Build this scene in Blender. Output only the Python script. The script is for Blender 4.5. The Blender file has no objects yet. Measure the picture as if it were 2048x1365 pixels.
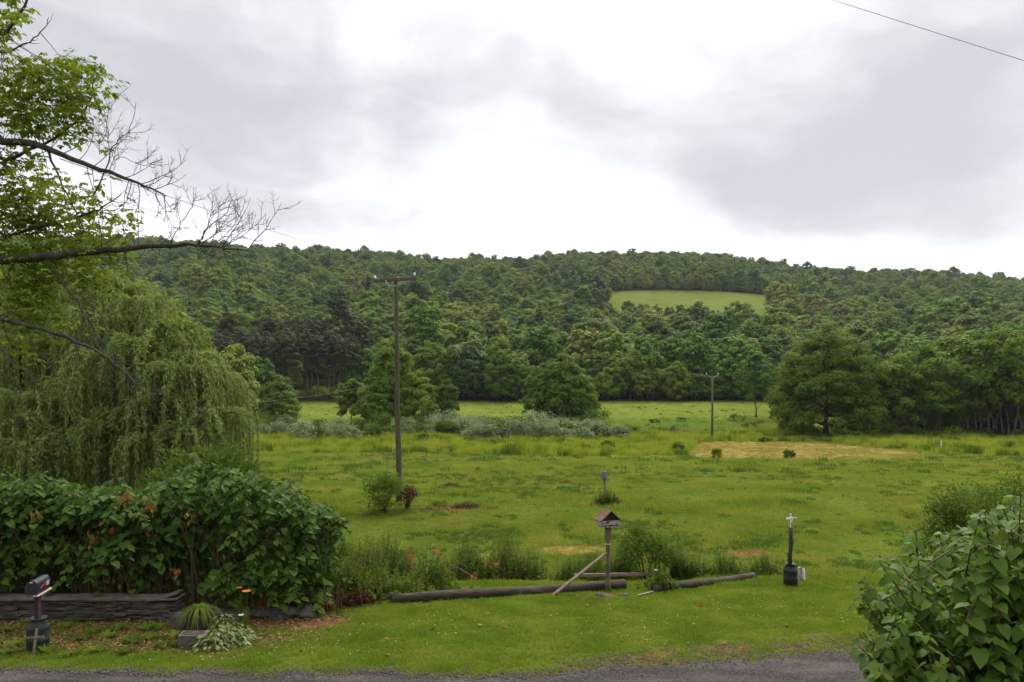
import bpy, math, random
import numpy as np
from mathutils import Vector, Matrix

R = math.radians
sc = bpy.context.scene
col = sc.collection
F = 1536.0            # focal length in photo pixels (27 mm on a 36 mm sensor, 2048 px wide)
CX, HY, CAMZ = 1024.0, 760.0, 5.5

# ------------------------------------------------------------------ camera
cam_d = bpy.data.cameras.new('camera')
cam_d.sensor_width = 36.0
cam_d.lens = 27.0
cam_d.shift_y = (HY - 682.5) / 2048.0
cam_d.clip_start = 0.05
cam_d.clip_end = 9000.0
cam = bpy.data.objects.new('camera', cam_d)
cam.location = (0, 0, CAMZ)
cam.rotation_euler = (R(90), 0, 0)
col.objects.link(cam)
sc.camera = cam

# ------------------------------------------------------------------ render look
sc.view_settings.view_transform = 'Standard'
sc.view_settings.look = 'None'
sc.view_settings.exposure = 0.86
sc.view_settings.gamma = 1.0
sc.cycles.max_bounces = 6
sc.cycles.diffuse_bounces = 3
sc.cycles.transmission_bounces = 3
sc.cycles.use_denoising = True
SUN_EL, SUN_AZ = 48.0, 22.0      # behind the clouds, ahead of the camera and a little to the right (azimuth from +Y towards +X)

# ------------------------------------------------------------------ sky: overcast with uneven cloud over a Nishita sky
def skydir(px, py):
    v = Vector(((px - CX) / F, 1.0, (HY - py) / F)); v.normalize(); return v

def build_world():
    w = bpy.data.worlds.new('World'); sc.world = w; w.use_nodes = True
    nt = w.node_tree; nt.nodes.clear(); N = nt.nodes.new; L = nt.links.new
    out = N('ShaderNodeOutputWorld')
    sky = N('ShaderNodeTexSky'); sky.sky_type = 'NISHITA'; sky.sun_disc = False
    sky.sun_elevation = R(SUN_EL); sky.sun_rotation = R(SUN_AZ)
    bg1 = N('ShaderNodeBackground'); bg1.inputs[1].default_value = 0.10
    L(sky.outputs[0], bg1.inputs[0])
    tc = N('ShaderNodeTexCoord')
    def noise(scale, detail, rough, vec, seedoff):
        mp = N('ShaderNodeMapping'); mp.inputs['Location'].default_value = seedoff
        mp.inputs['Scale'].default_value = (1, 1, 2.0)
        L(vec, mp.inputs['Vector'])
        n = N('ShaderNodeTexNoise'); n.inputs['Scale'].default_value = scale
        n.inputs['Detail'].default_value = detail; n.inputs['Roughness'].default_value = rough
        L(mp.outputs[0], n.inputs['Vector']); return n
    n1 = noise(2.2, 5, .5, tc.outputs['Generated'], (3.1, 1.7, 0.4))
    sub = N('ShaderNodeVectorMath'); sub.operation = 'SUBTRACT'; L(n1.outputs['Color'], sub.inputs[0]); sub.inputs[1].default_value = (.5, .5, .5)
    scl = N('ShaderNodeVectorMath'); scl.operation = 'SCALE'; scl.inputs['Scale'].default_value = .27; L(sub.outputs[0], scl.inputs[0])
    add = N('ShaderNodeVectorMath'); add.operation = 'ADD'; L(tc.outputs['Generated'], add.inputs[0]); L(scl.outputs[0], add.inputs[1])
    st = N('ShaderNodeVectorMath'); st.operation = 'MULTIPLY'; st.inputs[1].default_value = (1, 1, 1.9); L(add.outputs[0], st.inputs[0])
    # soft darker cloud bodies, by direction in the sky: (px, py, angular radius, darkness)
    blobs = [(200, 80, .40, .85), (480, 120, .32, .62), (80, 330, .25, .35), (1080, 225, .24, .60), (870, 215, .17, .36), (1290, 190, .20, .36),
             (620, 425, .17, .42), (760, 475, .15, .38), (450, 390, .14, .28), (1620, 340, .25, .80), (1520, 385, .14, .45), (1930, 210, .30, .60),
             (1720, 170, .22, .38), (1970, 480, .09, .55), (1900, 380, .13, .35), (1960, 60, .22, .45), (970, 470, .10, .22), (1250, 440, .10, .20)]
    acc = None
    for px, py, r, wt in blobs:
        d = skydir(px, py)
        dist = N('ShaderNodeVectorMath'); dist.operation = 'DISTANCE'; L(st.outputs[0], dist.inputs[0]); dist.inputs[1].default_value = (d.x, d.y, d.z * 1.9)
        mr = N('ShaderNodeMapRange'); mr.interpolation_type = 'SMOOTHERSTEP'; L(dist.outputs['Value'], mr.inputs[0])
        mr.inputs[1].default_value = 0.0; mr.inputs[2].default_value = r * 1.3; mr.inputs[3].default_value = wt * .62; mr.inputs[4].default_value = 0.0
        if acc is None: acc = mr.outputs[0]
        else:
            a = N('ShaderNodeMath'); a.operation = 'ADD'; L(acc, a.inputs[0]); L(mr.outputs[0], a.inputs[1]); acc = a.outputs[0]
    # finer wisps
    n2 = noise(6.5, 6, .55, add.outputs[0], (0.3, 5.2, 2.2))
    wm = N('ShaderNodeMapRange'); L(n2.outputs['Fac'], wm.inputs[0]); wm.inputs[1].default_value = .30; wm.inputs[2].default_value = .75; wm.inputs[3].default_value = -.14; wm.inputs[4].default_value = .40
    a2 = N('ShaderNodeMath'); a2.operation = 'ADD'; L(acc, a2.inputs[0]); L(wm.outputs[0], a2.inputs[1])
    ramp = N('ShaderNodeValToRGB'); e = ramp.color_ramp.elements
    e[0].position = 0; e[0].color = (.92, .92, .92, 1); e[1].position = 1; e[1].color = (.37, .375, .39, 1)
    m = e.new(.5); m.color = (.56, .565, .58, 1); ramp.color_ramp.interpolation = 'B_SPLINE'
    L(a2.outputs[0], ramp.inputs[0])
    # unseen deck behind the camera, away from the sun, darkened for contrast on uprights
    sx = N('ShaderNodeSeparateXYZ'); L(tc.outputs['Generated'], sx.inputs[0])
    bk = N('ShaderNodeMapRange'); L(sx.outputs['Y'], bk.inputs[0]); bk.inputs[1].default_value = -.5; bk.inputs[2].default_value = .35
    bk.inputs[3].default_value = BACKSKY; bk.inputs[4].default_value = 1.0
    # unseen deck above the frame, brightened as by a veiled sun, adds light
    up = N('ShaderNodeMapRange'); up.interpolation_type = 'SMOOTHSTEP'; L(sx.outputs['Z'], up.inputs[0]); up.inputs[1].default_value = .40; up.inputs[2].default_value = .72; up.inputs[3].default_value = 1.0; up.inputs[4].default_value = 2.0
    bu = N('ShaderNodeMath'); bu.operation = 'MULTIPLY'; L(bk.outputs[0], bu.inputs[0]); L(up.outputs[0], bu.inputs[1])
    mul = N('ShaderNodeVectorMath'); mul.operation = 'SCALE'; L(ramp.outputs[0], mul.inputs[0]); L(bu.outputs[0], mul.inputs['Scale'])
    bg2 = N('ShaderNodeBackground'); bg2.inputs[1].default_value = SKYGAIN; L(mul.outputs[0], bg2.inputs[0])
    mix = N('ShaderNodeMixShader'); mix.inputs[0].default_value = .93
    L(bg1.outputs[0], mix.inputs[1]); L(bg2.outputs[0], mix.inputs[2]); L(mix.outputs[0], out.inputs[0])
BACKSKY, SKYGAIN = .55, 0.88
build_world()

sun_d = bpy.data.lights.new('sun', 'SUN'); sun_d.energy = 1.5; sun_d.angle = R(12); sun_d.color = (1, .93, .80)
sun = bpy.data.objects.new('sun', sun_d); col.objects.link(sun)
sdir = Vector((math.sin(R(SUN_AZ)) * math.cos(R(SUN_EL)), math.cos(R(SUN_AZ)) * math.cos(R(SUN_EL)), math.sin(R(SUN_EL))))
sun.rotation_euler = sdir.to_track_quat('Z', 'Y').to_euler()
sun.location = (30, 60, 80)

# ------------------------------------------------------------------ small tools
rng = np.random.default_rng(7)
random.seed(7)

def lattice(ix, iy, seed):
    n = (ix.astype(np.int64) * 374761393 + iy.astype(np.int64) * 668265263 + seed * 1442695041) & 0xffffffff
    n = ((n ^ (n >> 13)) * 1274126177) & 0xffffffff
    return ((n ^ (n >> 16)) & 0xffff) / 65535.0

def vnoise(x, y, seed=0):
    x = np.asarray(x, float); y = np.asarray(y, float)
    ix = np.floor(x); iy = np.floor(y); fx = x - ix; fy = y - iy
    fx = fx * fx * (3 - 2 * fx); fy = fy * fy * (3 - 2 * fy)
    ix = ix.astype(np.int64); iy = iy.astype(np.int64)
    a = lattice(ix, iy, seed); b = lattice(ix + 1, iy, seed); c = lattice(ix, iy + 1, seed); d = lattice(ix + 1, iy + 1, seed)
    return (a * (1 - fx) + b * fx) * (1 - fy) + (c * (1 - fx) + d * fx) * fy

def fbm(x, y, seed=0, o=4):
    s = 0; a = .5
    for k in range(o):
        s = s + a * vnoise(np.asarray(x) * 2 ** k, np.asarray(y) * 2 ** k, seed + k * 17); a *= .5
    return s / (1 - .5 ** o)

def sstep(a, b, x):
    t = np.clip((np.asarray(x, float) - a) / (b - a), 0, 1); return t * t * (3 - 2 * t)

PD = [-80, 0, 3, 6, 9, 11, 12.5, 14.3, 17, 21, 23, 25, 28, 36, 50, 70, 85, 100, 118, 130, 145, 170, 200, 230, 300, 400, 470, 520, 600, 700, 800, 900, 960, 1050, 1300, 1800]
PZ = [3.3, 3.2, 3.0, 2.2, .9, .25, .1, .12, .05, -.25, -.4, -.5, -.5, -.15, -.75, -1.8, -2.6, -3.3, -3.9, -4.4, -4.2, -2.5, -.4, 2, 10, 29, 43, 55.6, 76, 100, 123, 143, 151, 150, 120, 60]
RP = [-800, 0, 250, 400, 500, 640, 760, 870, 1000, 1150, 1300, 1400, 1500, 1600, 1700, 1760, 1820, 1900, 2048, 2800]
RV = [470, 474, 476, 482, 488, 490, 496, 508, 504, 501, 500, 503, 513, 528, 541, 541, 539, 543, 556, 560]

def height(x, y):
    x = np.asarray(x, float); y = np.asarray(y, float)
    z = np.interp(y, PD, PZ)
    yy = np.maximum(y, 1.0)
    px = np.clip(CX + F * x / yy, -800, 2800)
    rv = np.interp(px, RP, RV)
    s = (HY - rv - 21) / (HY - 500 - 21)
    far = sstep(225, 420, y)
    z = np.where(y > 225, 2 + (z - 2) * (1 + (s - 1) * far), z)
    # rolling of the hill, field lumps and the ditch behind the logs
    z = z + far * (fbm(x / 130, y / 130, 3, 3) - .5) * 16
    z = z + sstep(30, 90, y) * (1 - far) * (fbm(x / 28, y / 28, 5, 3) - .5) * .55
    z = z + sstep(18, 30, y) * (fbm(x / 3.1, y / 2.2, 9, 3) - .5) * .16
    pxc = CX + F * x / yy
    ditch = sstep(21.7, 23.2, y) * (1 - sstep(24.5, 27.5, y)) * sstep(660, 760, pxc) * (1 - sstep(1330, 1450, pxc))
    z = z - .35 * ditch
    return z

def H(x, y): return float(height(np.array([x]), np.array([y]))[0])
def P(px, py, d): return Vector(((px - CX) / F * d, d, CAMZ - (py - HY) / F * d))
def G(px, d, dz=0.0):
    x = (px - CX) / F * d; return Vector((x, d, H(x, d) + dz))
def GY(px, py, lo=12.0, hi=215.0):
    """the ground point seen at photo pixel (px, py)"""
    for _ in range(40):
        m = (lo + hi) / 2; x = (px - CX) / F * m
        yy = HY + F * (CAMZ - H(x, m)) / m
        if yy > py: lo = m
        else: hi = m
    return G(px, lo)

def link(o, parent=None):
    col.objects.link(o)
    if parent is not None: o.parent = parent
    return o

def tag(o, label=None, cat=None, group=None, kind=None):
    if label: o['label'] = label
    if cat: o['category'] = cat
    if group: o['group'] = group
    if kind: o['kind'] = kind
    return o

def thing(name, label, cat, loc=(0, 0, 0), rz=0.0, group=None):
    o = bpy.data.objects.new(name, None); o.empty_display_size = .2
    o.location = loc; o.rotation_euler = (0, 0, rz)
    link(o); return tag(o, label, cat, group)

class MB:
    """collects geometry as numpy blocks, builds one mesh"""
    def __init__(s): s.v = []; s.f = []; s.m = []; s.n = 0; s.sm = []
    def add(s, verts, faces, mi=0, smooth=False):
        verts = np.asarray(verts, float).reshape(-1, 3)
        s.v.append(verts)
        for f in faces: s.f.append(tuple(int(i) + s.n for i in f))
        s.m += [mi] * len(faces); s.sm += [smooth] * len(faces); s.n += len(verts)
    def tube(s, pts, rad, sides=6, mi=0, cap=True):
        pts = np.asarray([tuple(p) for p in pts], float); k = len(pts)
        rad = np.broadcast_to(np.asarray(rad, float), (k,))
        t = np.gradient(pts, axis=0); t /= (np.linalg.norm(t, axis=1)[:, None] + 1e-9)
        ref = np.array([0., 0, 1]) if abs(t[0][2]) < .9 else np.array([1., 0, 0])
        vs = []
        for i in range(k):
            a = np.cross(t[i], ref); a /= np.linalg.norm(a) + 1e-9; b = np.cross(t[i], a)
            ref = np.cross(a, t[i]) if False else ref
            ang = np.arange(sides) * 2 * math.pi / sides
            vs.append(pts[i] + rad[i] * (np.cos(ang)[:, None] * a + np.sin(ang)[:, None] * b))
        fs = []
        for i in range(k - 1):
            for j in range(sides):
                j2 = (j + 1) % sides
                fs.append((i * sides + j, i * sides + j2, (i + 1) * sides + j2, (i + 1) * sides + j))
        if cap: fs.append(tuple(range(sides))[::-1]); fs.append(tuple((k - 1) * sides + j for j in range(sides)))
        s.add(np.concatenate(vs), fs, mi, True); 
        if cap: s.sm[-1] = s.sm[-2] = False
    def box(s, c, size, M=None, mi=0, jit=0.0, r=None):
        c = np.asarray(tuple(c), float); h = np.asarray(size, float) / 2
        v = np.array([[x, y, z] for x in (-1, 1) for y in (-1, 1) for z in (-1, 1)], float) * h
        if jit: v += (r or random_np).normal(0, jit, v.shape)
        if M is not None: v = v @ np.array(M.to_3x3()).T
        s.add(v + c, [(0, 1, 3, 2), (4, 6, 7, 5), (0, 4, 5, 1), (2, 3, 7, 6), (0, 2, 6, 4), (1, 5, 7, 3)], mi)
    def lathe(s, prof, sides=20, mi=0, c=(0, 0, 0)):
        prof = list(prof); vs = []
        for r_, z in prof:
            for j in range(sides):
                a = 2 * math.pi * j / sides; vs.append((c[0] + r_ * math.cos(a), c[1] + r_ * math.sin(a), c[2] + z))
        fs = []
        for i in range(len(prof) - 1):
            for j in range(sides):
                j2 = (j + 1) % sides; fs.append((i * sides + j, i * sides + j2, (i + 1) * sides + j2, (i + 1) * sides + j))
        fs.append(tuple(range(sides))[::-1]); fs.append(tuple((len(prof) - 1) * sides + j for j in range(sides)))
        s.add(vs, fs, mi, True); s.sm[-1] = s.sm[-2] = False
    def leaves(s, Pp, A, Nn, Ln, tmpl='rhomb', W=1.0, mi=0):
        """a leaf shape at every base point Pp, along axis A, facing Nn, of length Ln"""
        Pp = np.asarray(Pp, float); A = unit(A); Nn = np.asarray(Nn, float)
        S = unit(np.cross(A, Nn) + 1e-6); Nn = np.cross(S, A)
        tv, tf = TMPL[tmpl]; k = len(tv); n = len(Pp); Ln = np.broadcast_to(np.asarray(Ln, float), (n,))[:, None, None]
        v = Pp[:, None, :] + Ln * (tv[None, :, 0:1] * W * S[:, None, :] + tv[None, :, 1:2] * A[:, None, :] + tv[None, :, 2:3] * Nn[:, None, :])
        v = v.reshape(-1, 3); base = np.arange(n) * k + s.n
        for f in tf: 
            s.f += [tuple(t) for t in (base[:, None] + np.array(f)[None, :]).tolist()]
        s.m += [mi] * (n * len(tf)); s.sm += [False] * (n * len(tf))
        s.v.append(v); s.n += len(v)
    def mesh(s, name, mats):
        me = bpy.data.meshes.new(name)
        v = np.concatenate(s.v) if s.v else np.zeros((0, 3))
        me.vertices.add(len(v)); me.vertices.foreach_set('co', v.ravel().astype(np.float32))
        ln = np.fromiter((len(f) for f in s.f), np.int32, len(s.f)); tot = int(ln.sum())
        idx = np.fromiter((i for f in s.f for i in f), np.int32, tot)
        me.loops.add(tot); me.loops.foreach_set('vertex_index', idx)
        me.polygons.add(len(ln)); st = np.zeros(len(ln), np.int32); st[1:] = np.cumsum(ln)[:-1]
        me.polygons.foreach_set('loop_start', st); me.polygons.foreach_set('loop_total', ln)
        me.polygons.foreach_set('material_index', np.array(s.m, np.int32))
        me.polygons.foreach_set('use_smooth', np.array(s.sm, bool))
        me.update(calc_edges=True); me.validate()
        for m in (mats if isinstance(mats, (list, tuple)) else [mats]): me.materials.append(m)
        return me
    def build(s, name, mats, parent=None, bevel=0):
        o = bpy.data.objects.new(name, s.mesh(name, mats)); link(o, parent)
        if bevel:
            b = o.modifiers.new('b', 'BEVEL'); b.width = bevel; b.segments = 2; b.limit_method = 'ANGLE'
        return o

def unit(a):
    a = np.asarray(a, float); return a / (np.linalg.norm(a, axis=-1, keepdims=True) + 1e-9)
random_np = np.random.default_rng(11)
TMPL = {
    'quad': (np.array([[-.5, 0, 0], [.5, 0, 0], [.5, 1, 0], [-.5, 1, 0]], float), [(0, 1, 2, 3)]),
    'rhomb': (np.array([[0, 0, 0], [.3, .42, .05], [0, 1, -.05], [-.3, .42, .05]], float), [(0, 1, 2), (0, 2, 3)]),
    'far': (np.array([[0, 0, 0], [.42, .3, .04], [.25, .8, 0], [-.2, .95, .03], [-.42, .45, 0]], float), [(0, 1, 2, 3, 4)]),
    'narrow': (np.array([[0, 0, 0], [.11, .4, .02], [0, 1, -.06], [-.11, .4, .02]], float), [(0, 1, 2), (0, 2, 3)]),
    'heart': (np.array([[0, 0, 0], [0, .5, -.02], [0, 1, -.16], [.30, -.10, .05], [.45, .2, .09], [.33, .6, .03], [-.30, -.10, .05], [-.45, .2, .09], [-.33, .6, .03]], float),
              [(0, 3, 4, 1), (1, 4, 5), (1, 5, 2), (0, 1, 7, 6), (1, 8, 7), (1, 2, 8)]),
    'blade': (np.array([[-.04, 0, 0], [.04, 0, 0], [.035, .5, .06], [-.035, .5, .06], [0, 1, .26]], float), [(0, 1, 2, 3), (3, 2, 4)]),
}
def rdirs(n, r=rng):
    v = r.normal(size=(n, 3)); return unit(v)

# ------------------------------------------------------------------ materials
MATS = {}
def nmat(name):
    m = bpy.data.materials.new(name); m.use_nodes = True; nt = m.node_tree; nt.nodes.clear()
    MATS[name] = m; return m, nt, nt.nodes.new, nt.links.new

def ramp_node(nt, cols, fac):
    r = nt.nodes.new('ShaderNodeValToRGB'); e = r.color_ramp.elements
    for i, c in enumerate(cols):
        p = i / (len(cols) - 1)
        if i == 0: el = e[0]
        elif i == len(cols) - 1: el = e[-1]
        else: el = e.new(p)
        el.position = p; el.color = (*c, 1)
    nt.links.new(fac, r.inputs[0]); return r

def foliage(name, cols, trans=.35, rough=.65, wr=.35, wi=.3, wn=.2, wl=.0, ns=.5, spec=.14, tint=(1.25, 1.2, .7), ls=.008, gain=1.0):
    m, nt, N, L = nmat(name)
    oi = N('ShaderNodeObjectInfo'); ge = N('ShaderNodeNewGeometry'); tc = N('ShaderNodeTexCoord')
    nz = N('ShaderNodeTexNoise'); nz.inputs['Scale'].default_value = ns; nz.inputs['Detail'].default_value = 3; L(tc.outputs['Object'], nz.inputs['Vector'])
    nl = N('ShaderNodeTexNoise'); nl.inputs['Scale'].default_value = ls; nl.inputs['Detail'].default_value = 3; L(oi.outputs['Location'], nl.inputs['Vector'])
    tot = wr + wi + wn + wl; acc = None
    def contrast(sock, k):
        a = N('ShaderNodeMapRange'); L(sock, a.inputs[0]); a.inputs[1].default_value = .5 - k; a.inputs[2].default_value = .5 + k; return a.outputs[0]
    for s_, w_ in ((oi.outputs['Random'], wr), (ge.outputs['Random Per Island'], wi), (contrast(nz.outputs['Fac'], .22), wn), (contrast(nl.outputs['Fac'], .18), wl)):
        if w_ <= 0: continue
        mu = N('ShaderNodeMath'); mu.operation = 'MULTIPLY_ADD'; L(s_, mu.inputs[0]); mu.inputs[1].default_value = w_ / tot
        if acc is None: mu.inputs[2].default_value = 0
        else: L(acc, mu.inputs[2])
        acc = mu.outputs[0]
    if gain != 1.0:
        gm = N('ShaderNodeMapRange'); L(acc, gm.inputs[0]); gm.inputs[1].default_value = .5 - .5 / gain; gm.inputs[2].default_value = .5 + .5 / gain; acc = gm.outputs[0]
    r = ramp_node(nt, cols, acc)
    b = N('ShaderNodeBsdfPrincipled'); b.inputs['Roughness'].default_value = rough; b.inputs['Specular IOR Level'].default_value = spec
    L(r.outputs[0], b.inputs['Base Color'])
    t = N('ShaderNodeBsdfTranslucent'); mul = N('ShaderNodeVectorMath'); mul.operation = 'MULTIPLY'; L(r.outputs[0], mul.inputs[0]); mul.inputs[1].default_value = tint; L(mul.outputs[0], t.inputs[0])
    mx = N('ShaderNodeMixShader'); mx.inputs[0].default_value = trans; L(b.outputs[0], mx.inputs[1]); L(t.outputs[0], mx.inputs[2])
    o = N('ShaderNodeOutputMaterial'); L(mx.outputs[0], o.inputs[0]); return m

def solid(name, cols, scale=8, stretch=(1, 1, 1), rough=.8, bump=.3, bscale=None, metal=0, detail=6, spec=.3, contrast=.22, dist=.02):
    m, nt, N, L = nmat(name)
    tc = N('ShaderNodeTexCoord'); mp = N('ShaderNodeMapping'); mp.inputs['Scale'].default_value = stretch; L(tc.outputs['Object'], mp.inputs[0])
    nz = N('ShaderNodeTexNoise'); nz.inputs['Scale'].default_value = scale; nz.inputs['Detail'].default_value = detail; nz.inputs['Roughness'].default_value = .65; L(mp.outputs[0], nz.inputs['Vector'])
    a = N('ShaderNodeMapRange'); L(nz.outputs['Fac'], a.inputs[0]); a.inputs[1].default_value = .5 - contrast; a.inputs[2].default_value = .5 + contrast
    r = ramp_node(nt, cols, a.outputs[0])
    b = N('ShaderNodeBsdfPrincipled'); b.inputs['Roughness'].default_value = rough; b.inputs['Metallic'].default_value = metal; b.inputs['Specular IOR Level'].default_value = spec
    L(r.outputs[0], b.inputs['Base Color'])
    if bump:
        n2 = N('ShaderNodeTexNoise'); n2.inputs['Scale'].default_value = bscale or scale * 3; n2.inputs['Detail'].default_value = 5; L(mp.outputs[0], n2.inputs['Vector'])
        bp = N('ShaderNodeBump'); bp.inputs['Strength'].default_value = bump; bp.inputs['Distance'].default_value = dist; L(n2.outputs['Fac'], bp.inputs['Height']); L(bp.outputs[0], b.inputs['Normal'])
    o = N('ShaderNodeOutputMaterial'); L(b.outputs[0], o.inputs[0]); return m

M_mix = foliage('leaf_mixed_wood', [(.036, .077, .013), (.060, .130, .017), (.091, .187, .020), (.127, .231, .025), (.194, .268, .032), (.211, .231, .044)], trans=.3, wr=.60, wi=.10, wn=.06, wl=.24, ns=.25, gain=1.5, ls=.012)
M_light = foliage('leaf_pale_wood', [(.075, .120, .028), (.115, .168, .038), (.160, .216, .056), (.210, .250, .080)], trans=.4, wr=.6, wi=.12, wn=.08, wl=.2, ns=.25, gain=1.3)
M_line = foliage('leaf_edge_trees', [(.060, .121, .012), (.101, .182, .014), (.148, .230, .018), (.215, .266, .023)], trans=.45, wr=.45, wi=.25, wn=.3, ns=.4)
M_yel = foliage('leaf_yellow_green', [(0.078, 0.132, 0.015), (0.120, 0.186, 0.020), (0.168, 0.228, 0.031)], trans=.4, wr=.3, wi=.35, wn=.35, ns=.4)
M_maple = foliage('leaf_maple', [(.043, .092, .010), (.075, .144, .013), (.121, .178, .015), (.206, .201, .020)], trans=.45, wr=.05, wi=.35, wn=.6, ns=.45)
M_dark = foliage('needle_dark', [(.012, .026, .012), (.020, .038, .014), (.032, .050, .018)], trans=.15, wr=.4, wi=.3, wn=.3)
M_pine = foliage('needle_pine', [(.026, .041, .015), (.043, .058, .020), (.062, .072, .026)], trans=.2, wr=.4, wi=.3, wn=.3)
M_grey = foliage('leaf_grey_sparse', [(.06, .075, .04), (.09, .10, .06), (.13, .13, .09)], trans=.3)
M_willow = foliage('leaf_willow', [(.086, .143, .036), (.152, .220, .055), (.223, .298, .091), (.314, .386, .169)], trans=.4, wr=.0, wi=.55, wn=.45, ns=.55)
M_boxelder = foliage('leaf_box_elder', [(.064, .123, .011), (.110, .178, .014), (.174, .234, .021), (.254, .289, .036)], trans=.45, wr=0, wi=.55, wn=.45, ns=.9)
M_knot = foliage('leaf_knotweed', [(.025, .068, .007), (.041, .098, .011), (.066, .132, .016), (.111, .178, .027)], trans=.3, wr=0, wi=.65, wn=.35, ns=.8, rough=.65, spec=.16)
M_lilac = foliage('leaf_lilac', [(.057, .119, .013), (.081, .152, .018), (.114, .190, .024), (.162, .237, .036)], trans=.42, wr=0, wi=.7, wn=.3, ns=3, rough=.55, spec=.22)
M_bush = foliage('leaf_bush', [(0.033, 0.076, 0.008), (0.055, 0.108, 0.011), (0.094, 0.151, 0.015), (0.132, 0.184, 0.021)], trans=.35, wr=.25, wi=.4, wn=.35, ns=1.2)
M_silver = foliage('leaf_silvery', [(.08, .13, .05), (.15, .20, .10), (.27, .33, .20), (.44, .48, .36)], trans=.25, wr=.25, wi=.45, wn=.3, ns=.8)
M_weed = foliage('leaf_weed', [(.044, .089, .010), (.072, .126, .013), (.110, .168, .018), (.165, .200, .028)], trans=.4, wr=.3, wi=.4, wn=.3, ns=1.5)
M_lawn = foliage('blade_lawn', [(.089, .158, .019), (.136, .213, .024), (.202, .274, .035), (.319, .327, .074)], trans=.4, wr=.25, wi=.3, wn=0, wl=.5, ls=.9)
M_field = foliage('blade_field', [(.098, .155, .024), (.160, .227, .029), (.233, .283, .045), (.380, .343, .099)], trans=.4, wr=.3, wi=.22, wn=0, wl=.5, ls=.28)
M_tall = foliage('blade_tall', [(.141, .195, .021), (.207, .263, .025), (.272, .316, .036), (.338, .326, .073)], trans=.45, wr=.3, wi=.25, wn=0, wl=.5, ls=.3)
M_fweed = foliage('leaf_field_weed', [(.060, .115, .022), (.090, .155, .028), (.13, .20, .040)], trans=.4, wr=.4, wi=.6, wn=0)
M_straw = foliage('blade_straw', [(.20, .15, .04), (.30, .22, .07), (.40, .29, .11)], trans=.3, wr=.4, wi=.6, wn=0)
M_brown = foliage('leaf_dead', [(.10, .035, .012), (.20, .075, .02), (.34, .15, .05), (.42, .24, .10)], trans=.3, wr=.3, wi=.7, wn=0)
M_red = foliage('leaf_dead_red', [(.040, .019, .010), (.080, .030, .017), (.136, .051, .030)], trans=.25, wr=.2, wi=.8, wn=0)
M_hosta = foliage('leaf_variegated', [(.06, .12, .03), (.14, .20, .07), (.26, .31, .13), (.38, .40, .22)], trans=.35, wr=0, wi=.8, wn=.2, ns=3)
M_bark = solid('bark_grey', [(.035, .03, .024), (.085, .075, .062), (.15, .14, .12)], 6, (1, 1, .25), bump=.8, dist=.03)
M_barkd = solid('bark_dark', [(.018, .014, .010), (.042, .033, .024), (.08, .065, .05)], 7, (1, 1, .3), bump=.8, dist=.03)
M_birch = solid('bark_birch', [(.07, .065, .055), (.18, .17, .15), (.34, .33, .30)], 3, (1, 1, 1.5), bump=.2, contrast=.15)
M_stem = solid('stem_brown', [(.045, .030, .018), (.10, .065, .035), (.17, .12, .06)], 6, (1, 1, .3), bump=.2)
M_pole = solid('pole_wood', [(.048, .038, .025), (.090, .074, .048), (.142, .121, .081)], 14, (1, 1, .05), bump=.5, dist=.01)
M_log = solid('log_wood', [(.014, .011, .007), (.040, .030, .018), (.085, .066, .042)], 9, (.12, 1, 1), bump=.7, dist=.015)
M_oldwood = solid('weathered_wood', [(.08, .06, .04), (.17, .125, .08), (.27, .21, .15)], 14, (1, 1, .1), bump=.5, dist=.006)

# ------------------------------------------------------------------ zones of the ground
def pxy(x, y, z=None):
    if z is None: z = height(x, y)
    yy = np.maximum(np.asarray(y, float), .5)
    return CX + F * np.asarray(x, float) / yy, HY + F * (CAMZ - z) / yy

def road_edge(x):
    x = np.asarray(x, float)
    e = np.interp(x, [-60, -10, -3, 0, 2, 4.5, 7, 12, 60], [14.35, 14.30, 14.12, 14.1, 14.35, 14.95, 15.3, 15.5, 18.5])
    return e + (fbm(x / .9, x * 0 + 3, 41, 4) - .5) * .75

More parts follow.
